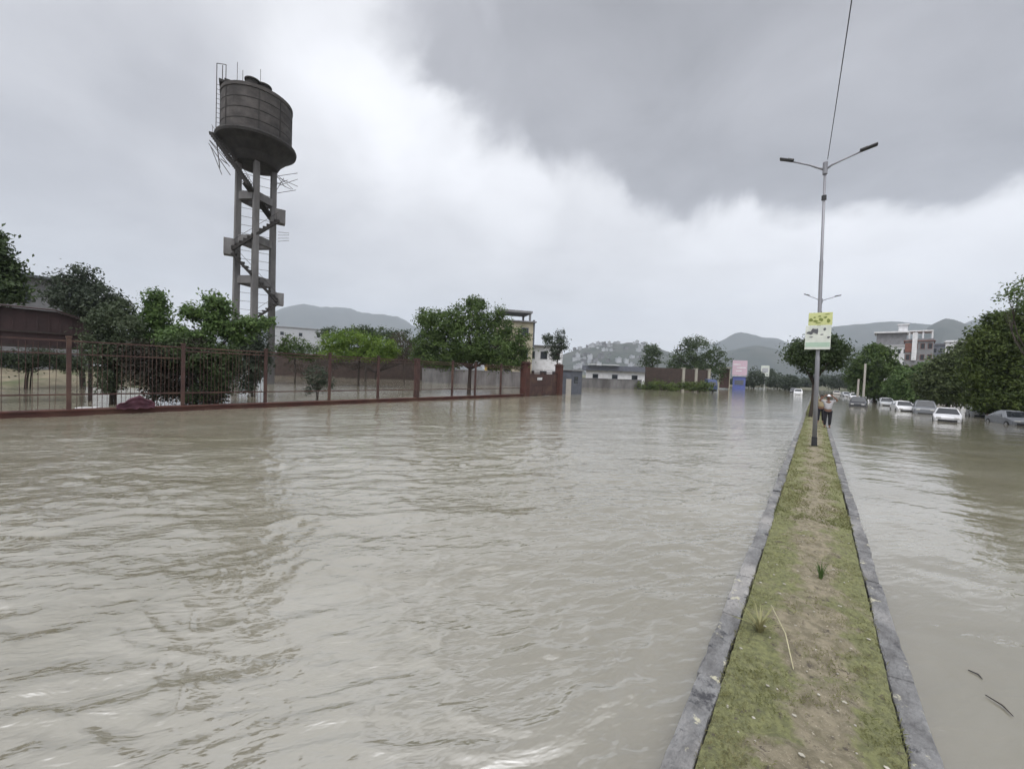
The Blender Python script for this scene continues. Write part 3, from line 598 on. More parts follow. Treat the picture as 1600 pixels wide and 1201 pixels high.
tree('bank_tree', 'tall olive tree at the right edge over the half hidden car', gbase(1565, 56), [lob(1560, 550, 40, 40, 56), lob(1585, 520, 30, 34, 56), lob(1540, 580, 36, 36, 56), lob(1600, 570, 44, 50, 56), lob(1535, 540, 22, 18, 56), lob(1570, 610, 50, 26, 56), lob(1610, 500, 26, 26, 56), lob(1545, 628, 40, 18, 56), lob(1600, 630, 50, 20, 56), lob(1555, 505, 24, 18, 56, 1), lob(1535, 525, 20, 16, 56)], MT['leaf_olive'], 1200, 30, .28, .55, 24, .25, group=G_R)
tree('bank_tree', 'thin leafed tree whose loose sprays hang in at the right edge', gbase(1660, 50), [lob(1590, 455, 20, 20, 50), lob(1575, 462, 14, 8, 50), lob(1600, 480, 22, 18, 50), lob(1620, 450, 30, 34, 50), lob(1570, 485, 12, 8, 50), lob(1640, 520, 40, 50, 50), lob(1640, 580, 40, 50, 50)], MT['leaf_mid'], 150, 14, .24, .5, 25, .1, group=G_R, shell=.3)
for i, (x, y, hh) in enumerate(((14.5, 38, 10), (15, 29, 11), (15.5, 20, 11))):
    c = np.array([x, y, 0]); rr = random.Random(90+i)
    tree('bank_tree', ['broad bank tree beyond the right edge mirrored in the brown water', 'second bank tree past the right edge, seen only as a reflection', 'third and nearest bank tree past the right edge, seen only as a reflection'][i], (x, y, -.4), [(c+np.array([rr.uniform(-2.2, 2.2), rr.uniform(-3.4, 3.4), hh*rr.uniform(.3, .85)]), np.array([2.4, 2.6, hh*.16])) for k in range(11)], MT['leaf_olive'], 520, 26, .3, .6, 60+i, .25, group=G_R, trunk_top=2.0)

# ------------------------------------------------------------------ water tower
TX, TY = -51.9, 18.3
wt = empty('water_tower', (TX, TY, -.5), math.atan2(-TX, TY)*1.0, 'tall weathered concrete water tower on four columns with zigzag stairs', 'water tower')
wt.rotation_euler = (0, 0, 0)
# local frame: a points from the tower to the viewer, s to the viewer's right
az = math.atan2(-TY, -TX); A = np.array([math.cos(az), math.sin(az), 0]); S = np.array([-A[1], A[0], 0])
if S @ cR < 0: S = -S
def tw(s, a, z): return tuple(S*s + A*a + np.array([0, 0, z+.5]))
rc = 1.72
cols = [(-rc, .1), (.0, rc), (rc, -.1), (0, -rc)]
for s, a in cols:
    bm = B()
    tube(bm, [tw(s*1.03, a*1.03, -.6), tw(s, a, 12), tw(s*.98, a*.98, 25.2)], [.45, .4, .36], 4); c = obj('column', bm, MT['conc'], wt)
for z in (6.9, 11.7, 16.2, 21.0):
    for i in range(4):
        p, q = cols[i], cols[(i+1) % 4]
        bm = B(); P, Q = np.array(tw(*p, z)), np.array(tw(*q, z)); d = (Q-P)/np.linalg.norm(Q-P)
        bar(bm, P+d*.3, Q-d*.3, .4, .85); obj('ring_beam', bm, MT['conc'], wt)
# tank: bowl, skirt and drum
cc_ = tw(0, 0, 0)
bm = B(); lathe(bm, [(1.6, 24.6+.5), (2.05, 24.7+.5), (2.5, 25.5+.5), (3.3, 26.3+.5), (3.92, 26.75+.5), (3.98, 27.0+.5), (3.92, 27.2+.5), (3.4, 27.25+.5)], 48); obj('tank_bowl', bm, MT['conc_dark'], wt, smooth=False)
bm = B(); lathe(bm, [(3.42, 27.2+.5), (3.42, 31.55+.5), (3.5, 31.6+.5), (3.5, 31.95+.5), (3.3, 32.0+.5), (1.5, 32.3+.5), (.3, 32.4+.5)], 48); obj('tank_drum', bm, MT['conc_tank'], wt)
bm = B()
for z in (28.3, 29.4, 30.5): lathe(bm, [(3.425, z+.46), (3.45, z+.47), (3.45, z+.53), (3.425, z+.54)], 48)
for k in range(9):
    an = 2*math.pi*k/9+random.uniform(0, .5); box(bm, (3.44*math.cos(an), 3.44*math.sin(an), 29.9), (.05, .09, 4.1), rz=an)
obj('formwork_seam', bm, MT['conc_dark'], wt)
for s, a in ((.55, 2.2), (-.5, 2.5)):
    bm = B(); lathe(bm, [(.62, 0), (.62, .55), (.75, .58), (.75, .72), (.2, .8)], 20); bmesh.ops.translate(bm, verts=bm.verts, vec=tw(s, a, 32.0)); obj('roof_hatch', bm, MT['conc_dark'], wt)
bm = B(); box(bm, tw(-2.75, .6, 32.3), (1.5, 1.5, .25), rz=az); box(bm, tw(-2.6, .6, 32.6), (.9, .9, .4), rz=az); obj('stair_landing', bm, MT['conc_dark'], wt)
# caged ladder on the left, rods on the roof
bm = B()
for s in (-3.75, -3.25):
    bar(bm, tw(s, .4, 26.8), tw(s, .4, 34.4), .06, .06)
for z in np.arange(27.2, 32.3, .5): bar(bm, tw(-3.75, .4, z), tw(-3.25, .4, z), .03, .03)
bar(bm, tw(-3.75, .4, 34.4), tw(-2.95, .4, 34.6), .05, .05); bar(bm, tw(-2.95, .4, 32.4), tw(-2.95, .4, 34.6), .06, .06)
obj('ladder', bm, MT['rust'], wt)
for s, a, h_ in ((-1.9, 1.6, 2.6), (-1.4, 1.9, 1.8), (.2, 2.4, 2.3)):
    bm = B(); tube(bm, [tw(s, a, 32.0), tw(s, a, 32+h_)], .025, 5); obj('rod', bm, MT['rust'], wt)
# zigzag stair: flights wrap round the columns, landings stick out left and right
def flight(p, q):
    bm = B(); bar(bm, p, q, .75, .22)
    P, Q = np.array(p), np.array(q); n = 12
    for k in range(n):
        t = (k+.5)/n; c = P*(1-t)+Q*t; box(bm, tuple(c+np.array([0, 0, .16])), (.55, .55, .14), rz=az)
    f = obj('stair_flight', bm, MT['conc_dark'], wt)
    bm = B()
    for t in (0.05, .5, .95): c = P*(1-t)+Q*t; bar(bm, tuple(c+np.array([0, 0, .2])), tuple(c+np.array([0, 0, 1.0])), .03, .03)
    bar(bm, tuple(P+np.array([0, 0, 1.0])), tuple(Q+np.array([0, 0, 1.0])), .035, .035); obj('handrail', bm, MT['rust'], f)
def landing(s, a, z, hgt=1.5):
    bm = B(); box(bm, tw(s, a, z), (1.05, 1.05, .2), rz=az)
    for k in (-1, 1): box(bm, tw(s+k*.5, a, z+hgt*.38), (1.0, .06, hgt*.75), rz=az)
    box(bm, tw(s, a+.5, z+hgt*.38), (.06, .96, hgt*.75), rz=az)
    obj('landing', bm, MT['conc'], wt)
zs_ = [5.4, 9.3, 14.4, 19.0]
landing(2.35, .9, 9.3, 1.7); landing(-2.35, .9, 14.2, 2.2); landing(2.35, .9, 18.7, 1.9)
flight(tw(-1.9, 1.6, 5.6), tw(2.2, 1.5, 9.2)); flight(tw(2.2, 1.5, 9.5), tw(-2.1, 1.5, 14.2)); flight(tw(-2.1, 1.6, 14.6), tw(2.2, 1.6, 18.7))
flight(tw(2.0, -.9, 19.0), tw(-1.0, 2.1, 21.9)); flight(tw(-.6, 2.0, 21.6), tw(-2.3, 1.3, 24.0)); flight(tw(-2.3, 1.2, 24.0), tw(-4.1, .8, 26.6))
rr = random.Random(5)
for k in range(9):
    bm = B(); p = tw(1.9+rr.uniform(0, .3), rr.uniform(-.5, .5), 22.5+rr.random()*2.2); q = tw(2.6+rr.uniform(0, 1.6), rr.uniform(-.5, .5), 22.8+rr.random()*2.6); bar(bm, p, q, .045, .045); obj('bent_rod', bm, MT['rust'], wt)
for k in range(6):
    bm = B(); p = tw(-2.4-rr.random(), rr.uniform(.3, .9), 22.6+rr.random()*2); q = tw(-3.2-rr.random()*1.2, rr.uniform(.3, .9), 24.2+rr.random()*2); bar(bm, p, q, .06, .06); obj('bent_rod', bm, MT['rust'], wt)
for k in range(4):
    bm = B(); z = 18.6-k*.35; bar(bm, tw(2.2, 1.0, z-1.0), tw(3.3, 1.0, z-.6-rr.random()*.5), .035, .035); obj('bent_rod', bm, MT['rust'], wt)
bm = B()
for z in np.arange(7.5, 24, .95): bar(bm, tw(-1.5, .0, z), tw(1.5, 0, z), .035, .035)
obj('rung', bm, MT['rust'], wt)

# ------------------------------------------------------------------ boundary fence
FX = -24.0
post_y = [-9.1, -5.45, -1.8, 1.85, 5.5, 9.08, 12.7, 16.15, 19.5, 23.2, 26.0, 29.6]
fe = empty('boundary_fence', (FX, 0, 0), 0, 'long maroon iron fence on a low maroon wall along the flooded road', 'fence')
for i, y in enumerate(post_y):
    bm = B(); w = .14 if abs(y-19.5) > .1 else .32
    box(bm, (0, y, 1.3), (w, w, 3.7), bev=.01); box(bm, (0, y, 3.19), (w+.04, w+.04, .07), bev=.01)
    pt = obj('post', bm, MT['maroon'], fe)
    if w > .2: pt['label'] = 'thick masonry post'
ends = post_y + [33.2]
for i in range(len(ends)-1):
    y0, y1 = ends[i]+.075, ends[i+1]-.075
    for z, h_, d_ in ((3.03, .06, .06), (2.86 if y0 > 5 else 2.5, .05, .05), (.86, .06, .05)):
        bm = B(); bar(bm, (0, y0+.0, z), (0, y1, z), d_, h_); obj('rail', bm, MT['maroon'], fe)
    if ends[i] < 5.6 or ends[i] > 22:
        bm = B(); n = int((y1-y0)/.145)
        for k in range(1, n):
            y = y0 + (y1-y0)*k/n
            if random.random() < .1: continue
            lean = random.uniform(-.02, .02)
            bar(bm, (.0, y, .25), (random.uniform(-.02, .02), y+lean*(3 if random.random() < .1 else 1), 2.98 if y0 > 5 else 2.95), .014, .014)
        obj('bar_panel', bm, MT['maroon'], fe)
bm = B(); box(bm, (0, (ends[0]+ends[-1])/2, -.35), (.38, ends[-1]-ends[0], 1.12), bev=.0)
box(bm, (0, (ends[0]+ends[-1])/2, .225), (.46, ends[-1]-ends[0]+.02, .07), bev=.012)
obj('base_wall', bm, MT['plinth'], fe)
# gate pillars, gate leaves, guard cabin
for y, w_, lbl in ((33.6, .75, 'thick maroon gate pillar nearest the fence end'), (40.4, .7, 'maroon gate pillar with white ball beside the grey cabin')):
    t = empty('gate_pillar', (FX, y, 0), 0, lbl, 'gate pillar', 'gate pillars')
    bm = B(); box(bm, (0, 0, 1.35), (w_, w_, 4.1), bev=.02); obj('shaft', bm, MT['plinth'], t)
    bm = B(); box(bm, (0, 0, 3.46), (w_+.16, w_+.16, .12), bev=.02); box(bm, (0, 0, 3.57), (w_-.1, w_-.1, .1), bev=.02); obj('cap', bm, MT['maroon'], t)
    if y > 35:
        bm = B(); bmesh.ops.create_uvsphere(bm, u_segments=16, v_segments=10, radius=.2, matrix=Matrix.Translation((0, 0, 3.8))); obj('globe', bm, MT['white'], t, smooth=True)
t = empty('entrance_gate', (FX, 37, 0), 0, 'maroon sheet metal gate between the two gate pillars', 'gate')
for s in (-1, 1):
    bm = B(); y0, y1 = (-2.98, -.04) if s < 0 else (.04, 2.98)
    box(bm, (0, (y0+y1)/2, 1.2), (.05, y1-y0-.06, 2.4)); 
    for y in (y0, y1): box(bm, (0, y, 1.25), (.08, .08, 2.6))
    for z in (.1, 1.25, 2.5): box(bm, (.03, (y0+y1)/2, z), (.05, y1-y0, .08))
    lf = obj('gate_leaf', bm, MT['maroon'], t)
    bm = B()
    for k in range(12):
        y = y0+.15+(y1-y0-.3)*k/11; bar(bm, (0, y, 2.5), (0, y, 2.9), .02, .02)
    obj('spike', bm, MT['maroon'], lf)
bm = B(); poly(bm, [(.06, -1.2, 1.7), (.06, -.3, 1.72), (.06, -.25, 2.0), (.06, -1.25, 1.98)], (.02, 0, 0)); obj('notice_plate', bm, MT['white'], t)
c = at(908, 617, 0); t = empty('guard_cabin', (-24.6, 44.2, 0), 0, 'small blue grey guard cabin at the gate end', 'cabin')
bm = B(); box(bm, (0, 0, 1.2), (2.0, 2.6, 3.4), bev=.02); obj('wall', bm, MT['slate'], t)
bm = B(); box(bm, (0, 0, 2.97), (2.3, 2.9, .14), bev=.02); obj('roof', bm, MT['grey_wall'], t)
bm = B(); box(bm, (1.004, -.3, 1.8), (.05, .9, .8)); obj('window', bm, MT['glass'], t)
bm = B(); box(bm, (.55, -1.304, .9), (.7, .05, 2.0)); obj('door', bm, MT['carbeige'], t)
# pink cloth caught on the fence and pale plank behind
t = onx(212, 633, -23.72); bm = B()
rows = []
for i in range(9):
    rr_ = []
    for j in range(11):
        y = (j/10-.5)*1.25; z = i/8*.6*(1-1.3*abs(j/10-.55))+.03*math.sin(j*2.3); rr_.append(bm.verts.new((.10+.06*math.sin(j*1.7+i*.5)+.03*math.sin(i*2), y, z)))
    rows.append(rr_)
for i in range(8):
    for j in range(10): bm.faces.new((rows[i][j], rows[i][j+1], rows[i+1][j+1], rows[i+1][j]))
r_ = bmesh.ops.solidify(bm, geom=bm.faces, thickness=.012)
cl = obj('cloth', bm, MT['pinkcloth'], loc=(-23.72, t[1], .22), smooth=True); tag(cl, 'faded pink cloth hanging low on the maroon fence', 'cloth')
p, q = at(122, 641, .05), at(158, 641, .05)
bm = B(); bar(bm, (p[0]-.5, p[1], .08), (q[0]-.5, q[1], .1), .25, .12); tag(obj('plank', bm, MT['white']), 'pale plank lying in the water behind the fence', 'plank')

# ------------------------------------------------------------------ buildings
def facade_house(name, label, loc, rz, w, d, h, wall, storeys=1, nwin=3, roofm='grey_wall', group=None, slab=.35, parapet=.4, cat='building', winm='glass', roof_h=.22):
    t = empty(name, loc, rz, label, cat, group)
    bm = B(); box(bm, (0, 0, h/2-.5), (w, d, h+1)); obj('wall', bm, MT[wall], t)
    bm = B(); box(bm, (0, 0, h+roof_h/2), (w+2*slab, d+2*slab, roof_h)); r = obj('roof', bm, MT[roofm], t)
    if parapet:
        bm = B()
        for sx, sy, lx, ly in ((0, -1, w, .15), (0, 1, w, .15), (-1, 0, .15, d-.32), (1, 0, .15, d-.32)): box(bm, (sx*(w/2-.08), sy*(d/2-.08), h+roof_h+parapet/2+.003), (lx, ly, parapet))
        obj('parapet', bm, MT[wall], r)
    sh = h/storeys
    for s in range(storeys):
        for k in range(nwin):
            x = -w/2 + w*(k+.5)/nwin
            for side in (-1,):
                bm = B(); ww, wh = min(1.3, w/nwin*.5), min(1.4, sh*.48)
                z = s*sh+sh*.55
                for a_, b_, c_, e_ in ((0, wh/2+.05, ww+.2, .1), (0, -wh/2-.05, ww+.2, .1), (-ww/2-.05, 0, .1, wh-.002), (ww/2+.05, 0, .1, wh-.002)): box(bm, (x+a_, side*(d/2+.03), z+b_), (c_, .06, e_))
                f = obj('window', bm, MT[roofm], t)
                bm = B(); box(bm, (x, side*(d/2+.005), z), (ww, .02, wh)); obj('pane', bm, MT[winm], f)
    return t
def face(u, r): c = dep(u, 600, r); return math.atan2(c[1], c[0])-math.pi/2
# left: open maroon shed
sx = -31.0
p0, p1, p2, p3 = onx(0, 475, sx), onx(88, 485, sx), onx(146, 502, sx), onx(0, 540, sx)
shed = empty('open_shed', (sx, -3, 0), 0, 'low open shed with dark maroon sheet cladding behind the left fence', 'shed')
Y0, Y1, Y2 = -17.0, p1[1]+3, p2[1]+3
ztop, zend, zbot = p0[2], p2[2]-.2, p3[2]
bm = B()
V_ = [(0, Y0-0, zbot), (0, Y2, zbot), (0, Y2, zend), (0, Y1, ztop-.12), (0, Y0, ztop)]
poly(bm, V_, (-.08, 0, 0)); n = 60
for k in range(n):
    y = Y0 + (Y2-Y0)*k/n; zz_ = ztop-.15 if y < Y1 else ztop-.15+(zend-ztop)*(y-Y1)/(Y2-Y1); bar(bm, (.015, y, zbot+.02), (.015, y, zz_), .03, .06)
obj('cladding', bm, MT['sheet'], shed)
bm = B(); poly(bm, [(.25, Y0, ztop+.02), (.25, Y1, ztop-.1), (-2, Y1, ztop+.1), (-2, Y0, ztop+.1)], (0, 0, .06)); poly(bm, [(.25, Y1+.01, ztop-.1), (.25, Y2+.2, zend), (-2, Y2+.2, zend), (-2, Y1+.01, ztop+.1)], (0, 0, .06)); obj('roof', bm, MT['sheet'], shed)
for y in np.linspace(Y0, Y2-.1, 7):
    bm = B(); box(bm, (-.15, y, zbot/2-.3), (.14, .14, zbot+.6)); obj('post', bm, MT['rust'], shed)
bm = B(); bar(bm, (.06, Y0, zbot+.05), (.06, Y2, zbot+.05), .08, .14); bar(bm, (.07, Y0, zbot+.75), (.07, Y2, zbot+.75), .06, .08); obj('edge_beam', bm, MT['rust'], shed)
c = dep(28, 470, 62); facade_house('grey_building', 'flat roofed grey building between the two dark trees at left', (c[0], c[1], 0), face(28, 62), 8.5, 7, dep(40, 440, 62)[2], 'grey_wall', 3, 3, 'slate', slab=.8, parapet=0)
xs_ = np.linspace(-75, -33, 40); ys_ = np.linspace(-45, 13, 60); XB, YB = np.meshgrid(xs_, ys_)
fx = np.clip((-33-XB)/6, 0, 1)*np.clip((13-YB)/5, 0, 1)*np.clip((YB+45)/4, 0, 1)*np.clip((XB+75)/8, 0, 1)
ZB = -.8 + fx*(.62+np.clip((-42-XB)/20, 0, 1)*1.5 + .7*fbm(XB*.3, YB*.3, 5))
i = np.arange(59)[:, None]*40 + np.arange(39)[None, :]
mb = np_mesh('mud_bank', np.stack([XB, YB, ZB], -1).reshape(-1, 3), np.stack([i, i+1, i+41, i+40], -1).reshape(-1, 4), MT['tan'], smooth=True); tag(mb, kind='structure')
wp, wq = dep(425, 590, 92), dep(700, 600, 92)
d_ = np.array([wq[0]-wp[0], wq[1]-wp[1], 0]); Lw = np.linalg.norm(d_); hw = dep(560, 558, 92)[2]
t = empty('compound_wall', (wp[0], wp[1], 0), math.atan2(d_[1], d_[0]), 'long dark brown wall across the far side of the flooded compound', 'wall')
bm = B(); box(bm, (Lw/2, 0, hw/2-.4), (Lw, .4, hw+.8)); obj('brickwork', bm, MT['darkbrick'], t)
bm = B(); box(bm, (Lw/2, 0, hw+.06), (Lw+.1, .6, .12)); obj('coping', bm, MT['conc'], t)
wp, wq = dep(660, 590, 74), dep(826, 600, 70)
d_ = np.array([wq[0]-wp[0], wq[1]-wp[1], 0]); Lw = np.linalg.norm(d_); hw = dep(740, 579, 72)[2]
t = empty('compound_wall', (wp[0], wp[1], 0), math.atan2(d_[1], d_[0]), 'low tan grey wall in the compound behind the big round tree', 'wall')
bm = B(); box(bm, (Lw/2, 0, hw/2-.4), (Lw, .35, hw+.8)); obj('masonry', bm, MT['conc'], t)
bm = B(); box(bm, (Lw/2, 0, hw+.05), (Lw+.1, .5, .1)); obj('coping', bm, MT['grey_wall'], t)
# building behind the big tree: concrete frame with open top storey
c = dep(798, 600, 78); rz = face(798, 78)+.25; a_, b_ = scale_at(798, 78)
hb = dep(798, 505, 78)[2]; ht = dep(798, 489, 78)[2]
t = facade_house('frame_building', 'tall unfinished yellowish building rising behind the big round tree', (c[0], c[1], 0), rz, 6.5, 6, hb, 'cream', 3, 2, 'grey_wall', slab=.5, parapet=0)
for sx_, sy_ in ((-1, -1), (1, -1), (1, 1), (-1, 1)):
    bm = B(); box(bm, (sx_*2.7, sy_*2.4, hb+.22+(ht-hb-.4)/2), (.35, .35, ht-hb-.42)); obj('column', bm, MT['grey_wall'], t)
bm = B(); box(bm, (0, 0, ht), (6.2, 5.6, .4)); obj('top_slab', bm, MT['grey_wall'], t)
bm = B(); box(bm, (3.45, -2.6, hb-2.2), (.35, .35, 5.5)); obj('pipe', bm, MT['slate'], t)
c = dep(848, 600, 84); facade_house('pale_building', 'pale flat roofed house behind the slender dark tree', (c[0], c[1], 0), face(848, 84), 7.5, 7, dep(848, 543, 84)[2], 'white', 2, 3, 'grey_wall', slab=.7, parapet=0)
c = dep(776, 600, 88); facade_house('yellow_house', 'low yellow house glimpsed under the big round tree', (c[0], c[1], 0), face(776, 88), 5.5, 4, dep(776, 568, 88)[2], 'yellow_wall', 1, 2, 'cream', slab=.4, parapet=.2)
c = dep(468, 600, 210); facade_house('pale_shed', 'pale flat building with a long roof line beyond the tower', (c[0], c[1], 0), face(468, 210), 22, 8, dep(468, 514, 210)[2], 'carsilver', 3, 3, 'grey_wall', slab=.4, parapet=.2)
c = dep(960, 600, 112); t = facade_house('white_building', 'long low white building with dark roof across the water', (c[0], c[1], 0), face(960, 112), 15, 8, dep(960, 580, 112)[2], 'white', 1, 3, 'slate', slab=1.0, parapet=0, roof_h=1.3)
bm = B(); box(bm, (-3, -5.2, dep(960, 571, 112)[2]), (8, 2, .12)); obj('awning', bm, MT['white'], t)
# brown boundary wall with white pillars across the water
wp, wq = dep(905, 613, 78), dep(1108, 609, 98)
d_ = np.array([wq[0]-wp[0], wq[1]-wp[1], 0]); Lw = np.linalg.norm(d_); rzw = math.atan2(d_[1], d_[0])
t = empty('low_wall', (wp[0], wp[1], 0), rzw, 'low grey stone wall at the edge of the side street', 'wall')
bm = B(); box(bm, (Lw*.22, 0, .5), (Lw*.44, .35, 2.7)); obj('stonework', bm, MT['conc'], t)
bm = B(); box(bm, (Lw*.22, 0, 1.89), (Lw*.44+.05, .5, .08)); obj('coping', bm, MT['grey_wall'], t)
wp2 = np.array(wp)+d_*.47
t = empty('brown_wall', (wp2[0], wp2[1], 0), rzw, 'tall brown brick wall with white pillars under the round tree', 'wall')
Lb = Lw*.53; hw = 4.6
bm = B(); box(bm, (Lb/2, 0, hw/2-.4), (Lb, .3, hw+.8)); obj('brickwork', bm, MT['darkbrick'], t)
for f_ in (.56, .76, .97):
    bm = B(); box(bm, (Lb*f_, -.1, hw/2-.3), (.6, .6, hw+.9), bev=.03); box(bm, (Lb*f_, -.1, hw+.2), (.75, .75, .1)); obj('pillar', bm, MT['stone'], t)
# kiosk, stall, sign
c = at(1154, 609, 0); rk = face(1154, math.hypot(c[0], c[1])); kr = math.hypot(c[0], c[1]); a_, b_ = scale_at(1154, kr)
t = empty('kiosk', (c[0], c[1], 0), rk, 'blue kiosk with a pinkish billboard on top across the water', 'kiosk')
kh = dep(1154, 588, kr)[2]; kt = dep(1154, 563, kr)[2]
bm = B(); box(bm, (0, 1.2, kh/2-.4), (20*a_, 2.4, kh+.8), bev=.04); obj('cabin', bm, MT['kioskblue'], t)
bm = B(); box(bm, (0, 1.2, kh+.08), (23*a_, 2.9, .15)); obj('roof', bm, MT['white'], t)
bm = B(); box(bm, (0, .1, (kh+kt)/2+.15), (23*a_, .18, kt-kh-.3), bev=.02); bp_ = obj('billboard', bm, MT['pink'], t)
bm = B()
for k, (x, z, w_) in enumerate(((-.2, .75, .5), (.1, .55, .6), (-.05, .35, .4))): box(bm, (23*a_*x, .0, kh+(kt-kh)*z), (23*a_*w_, .03, .28))
obj('print', bm, MT['white'], bp_)
bm = B(); box(bm, (0, -.03, kh*.55), (14*a_, .06, kh*.35)); obj('shutter', bm, MT['slate'], t)
c = at(1131, 608, 0); kr = math.hypot(c[0], c[1]); a_, b_ = scale_at(1131, kr)
t = empty('stall', (c[0], c[1], 0), face(1131, kr), 'small open stall with brown roof left of the blue kiosk', 'stall'); hh = dep(1131, 574, kr)[2]
bm = B(); box(bm, (0, 1, hh), (20*a_, 3, .18)); obj('roof', bm, MT['cream'], t)
for sx_ in (-1, 1):
    for y in (0, 2): bm = B(); box(bm, (sx_*8*a_, y, hh/2-.5), (.18, .18, hh+.8)); obj('post', bm, MT['cream'], t)
bm = B(); box(bm, (0, 1.95, hh*.5), (15*a_, .1, hh*.9)); obj('back_panel', bm, MT['brick'], t)
c = at(1194, 607, 0); kr = math.hypot(c[0], c[1]); a_, b_ = scale_at(1194, kr)
t = empty('sign_post', (c[0], c[1], 0), face(1194, kr), 'white rectangular sign on a single post beyond the kiosk', 'sign')
zt_, zb_ = dep(1194, 571, kr)[2], dep(1194, 588, kr)[2]
bm = B(); tube(bm, [(0, .12, -1), (0, .12, zt_-.2)], .14, 8); obj('post', bm, MT['white'], t)
bm = B(); box(bm, (0, 0, (zt_+zb_)/2), (13*a_, .1, zt_-zb_), bev=.02); pn_ = obj('panel', bm, MT['white_board'], t)
bm = B(); box(bm, (0, -.06, (zt_+zb_)/2+.3), (9*a_, .03, (zt_-zb_)*.4)); obj('print', bm, MT['carsilver'], pn_)
# buildings on the rise behind the right bank
c = dep(1388, 600, 190); rz = face(1388, 190); a_, b_ = scale_at(1388, 190); z0, z1 = dep(1388, 542, 190)[2], dep(1388, 522, 190)[2]
t = facade_house('pavilion', 'white pavilion with dark upper storey above the right bank trees', (c[0], c[1], 0), rz, 52*a_, 9, z0, 'white', 4, 6, 'white', slab=.5, parapet=0)
bm = B(); box(bm, (0, 0, (z0+z1)/2+.2), (46*a_, 8, z1-z0-.3)); obj('upper_storey', bm, MT['grey_wall'], t)
bm = B(); box(bm, (0, 0, z1+.2), (54*a_, 10, .5)); obj('top_roof', bm, MT['white'], t)
bm = B(); box(bm, (17*a_, 1, z1+1.7), (14*a_, 3.5, 2.6)); box(bm, (17*a_, 1, z1+3.1), (18*a_, 4.5, .3)); obj('roof_room', bm, MT['white'], t)
c = dep(1432, 600, 165); rz = face(1432, 165); a_, b_ = scale_at(1432, 165); z0 = dep(1432, 535, 165)[2]
t = facade_house('brown_building', 'brownish grey building with white roof frame beside the pavilion', (c[0], c[1], 0), rz, 44*a_, 9, z0, 'grey_wall', 5, 4, 'redbrick', slab=.3, parapet=.5)
zt_ = dep(1432, 519, 165)[2]
bm = B(); box(bm, (2*a_, -.5, zt_), (36*a_, 7, .35))
for sx_ in (-16, -6, 5, 19): box(bm, (sx_*a_, -3.6, (z0+zt_)/2), (.35, .35, zt_-z0))
obj('roof_frame', bm, MT['white'], t)
bm = B(); box(bm, (-15*a_, -4.62, z0-1.8), (13*a_, .1, 2.6)); obj('red_panel', bm, MT['redbrick'], t)
bm = B(); box(bm, (-7*a_, -4.75, z0-1.5), (1.0, .4, z0*.5)); obj('pilaster', bm, MT['white'], t)
c = dep(1496, 600, 170); rz = face(1496, 170); facade_house('pale_house', 'pale blue white house between treetops on the right', (c[0], c[1], 0), rz, 46*scale_at(1496, 170)[0], 8, dep(1496, 536, 170)[2], 'white', 4, 4, 'white', slab=.3, parapet=.3)
c = dep(1462, 600, 200); rz = face(1462, 200); facade_house('dark_house', 'dark low block right of the brownish building', (c[0], c[1], 0), rz, 36*scale_at(1462, 200)[0], 8, dep(1462, 540, 200)[2], 'slate', 4, 4, 'grey_wall', slab=.3, parapet=.3)
# roadside posts on the right
for u, vt, vb, lbl in ((1348, 568, 634, 'tall pale concrete post beside the dark jeep'), (1339, 592, 632, 'short pale concrete post left of the taller one')):
    c = at(u, vb, 0); kr = math.hypot(c[0], c[1]); bm = B(); tube(bm, [(0, 0, -.6), (0, 0, dep(u, vt, kr)[2])], [.13, .1], 8); box(bm, (0, 0, -.1), (.4, .4, 1.0), bev=.02)
    o = obj('concrete_post', bm, MT['carbeige'], loc=(c[0], c[1], 0)); tag(o, lbl, 'post')

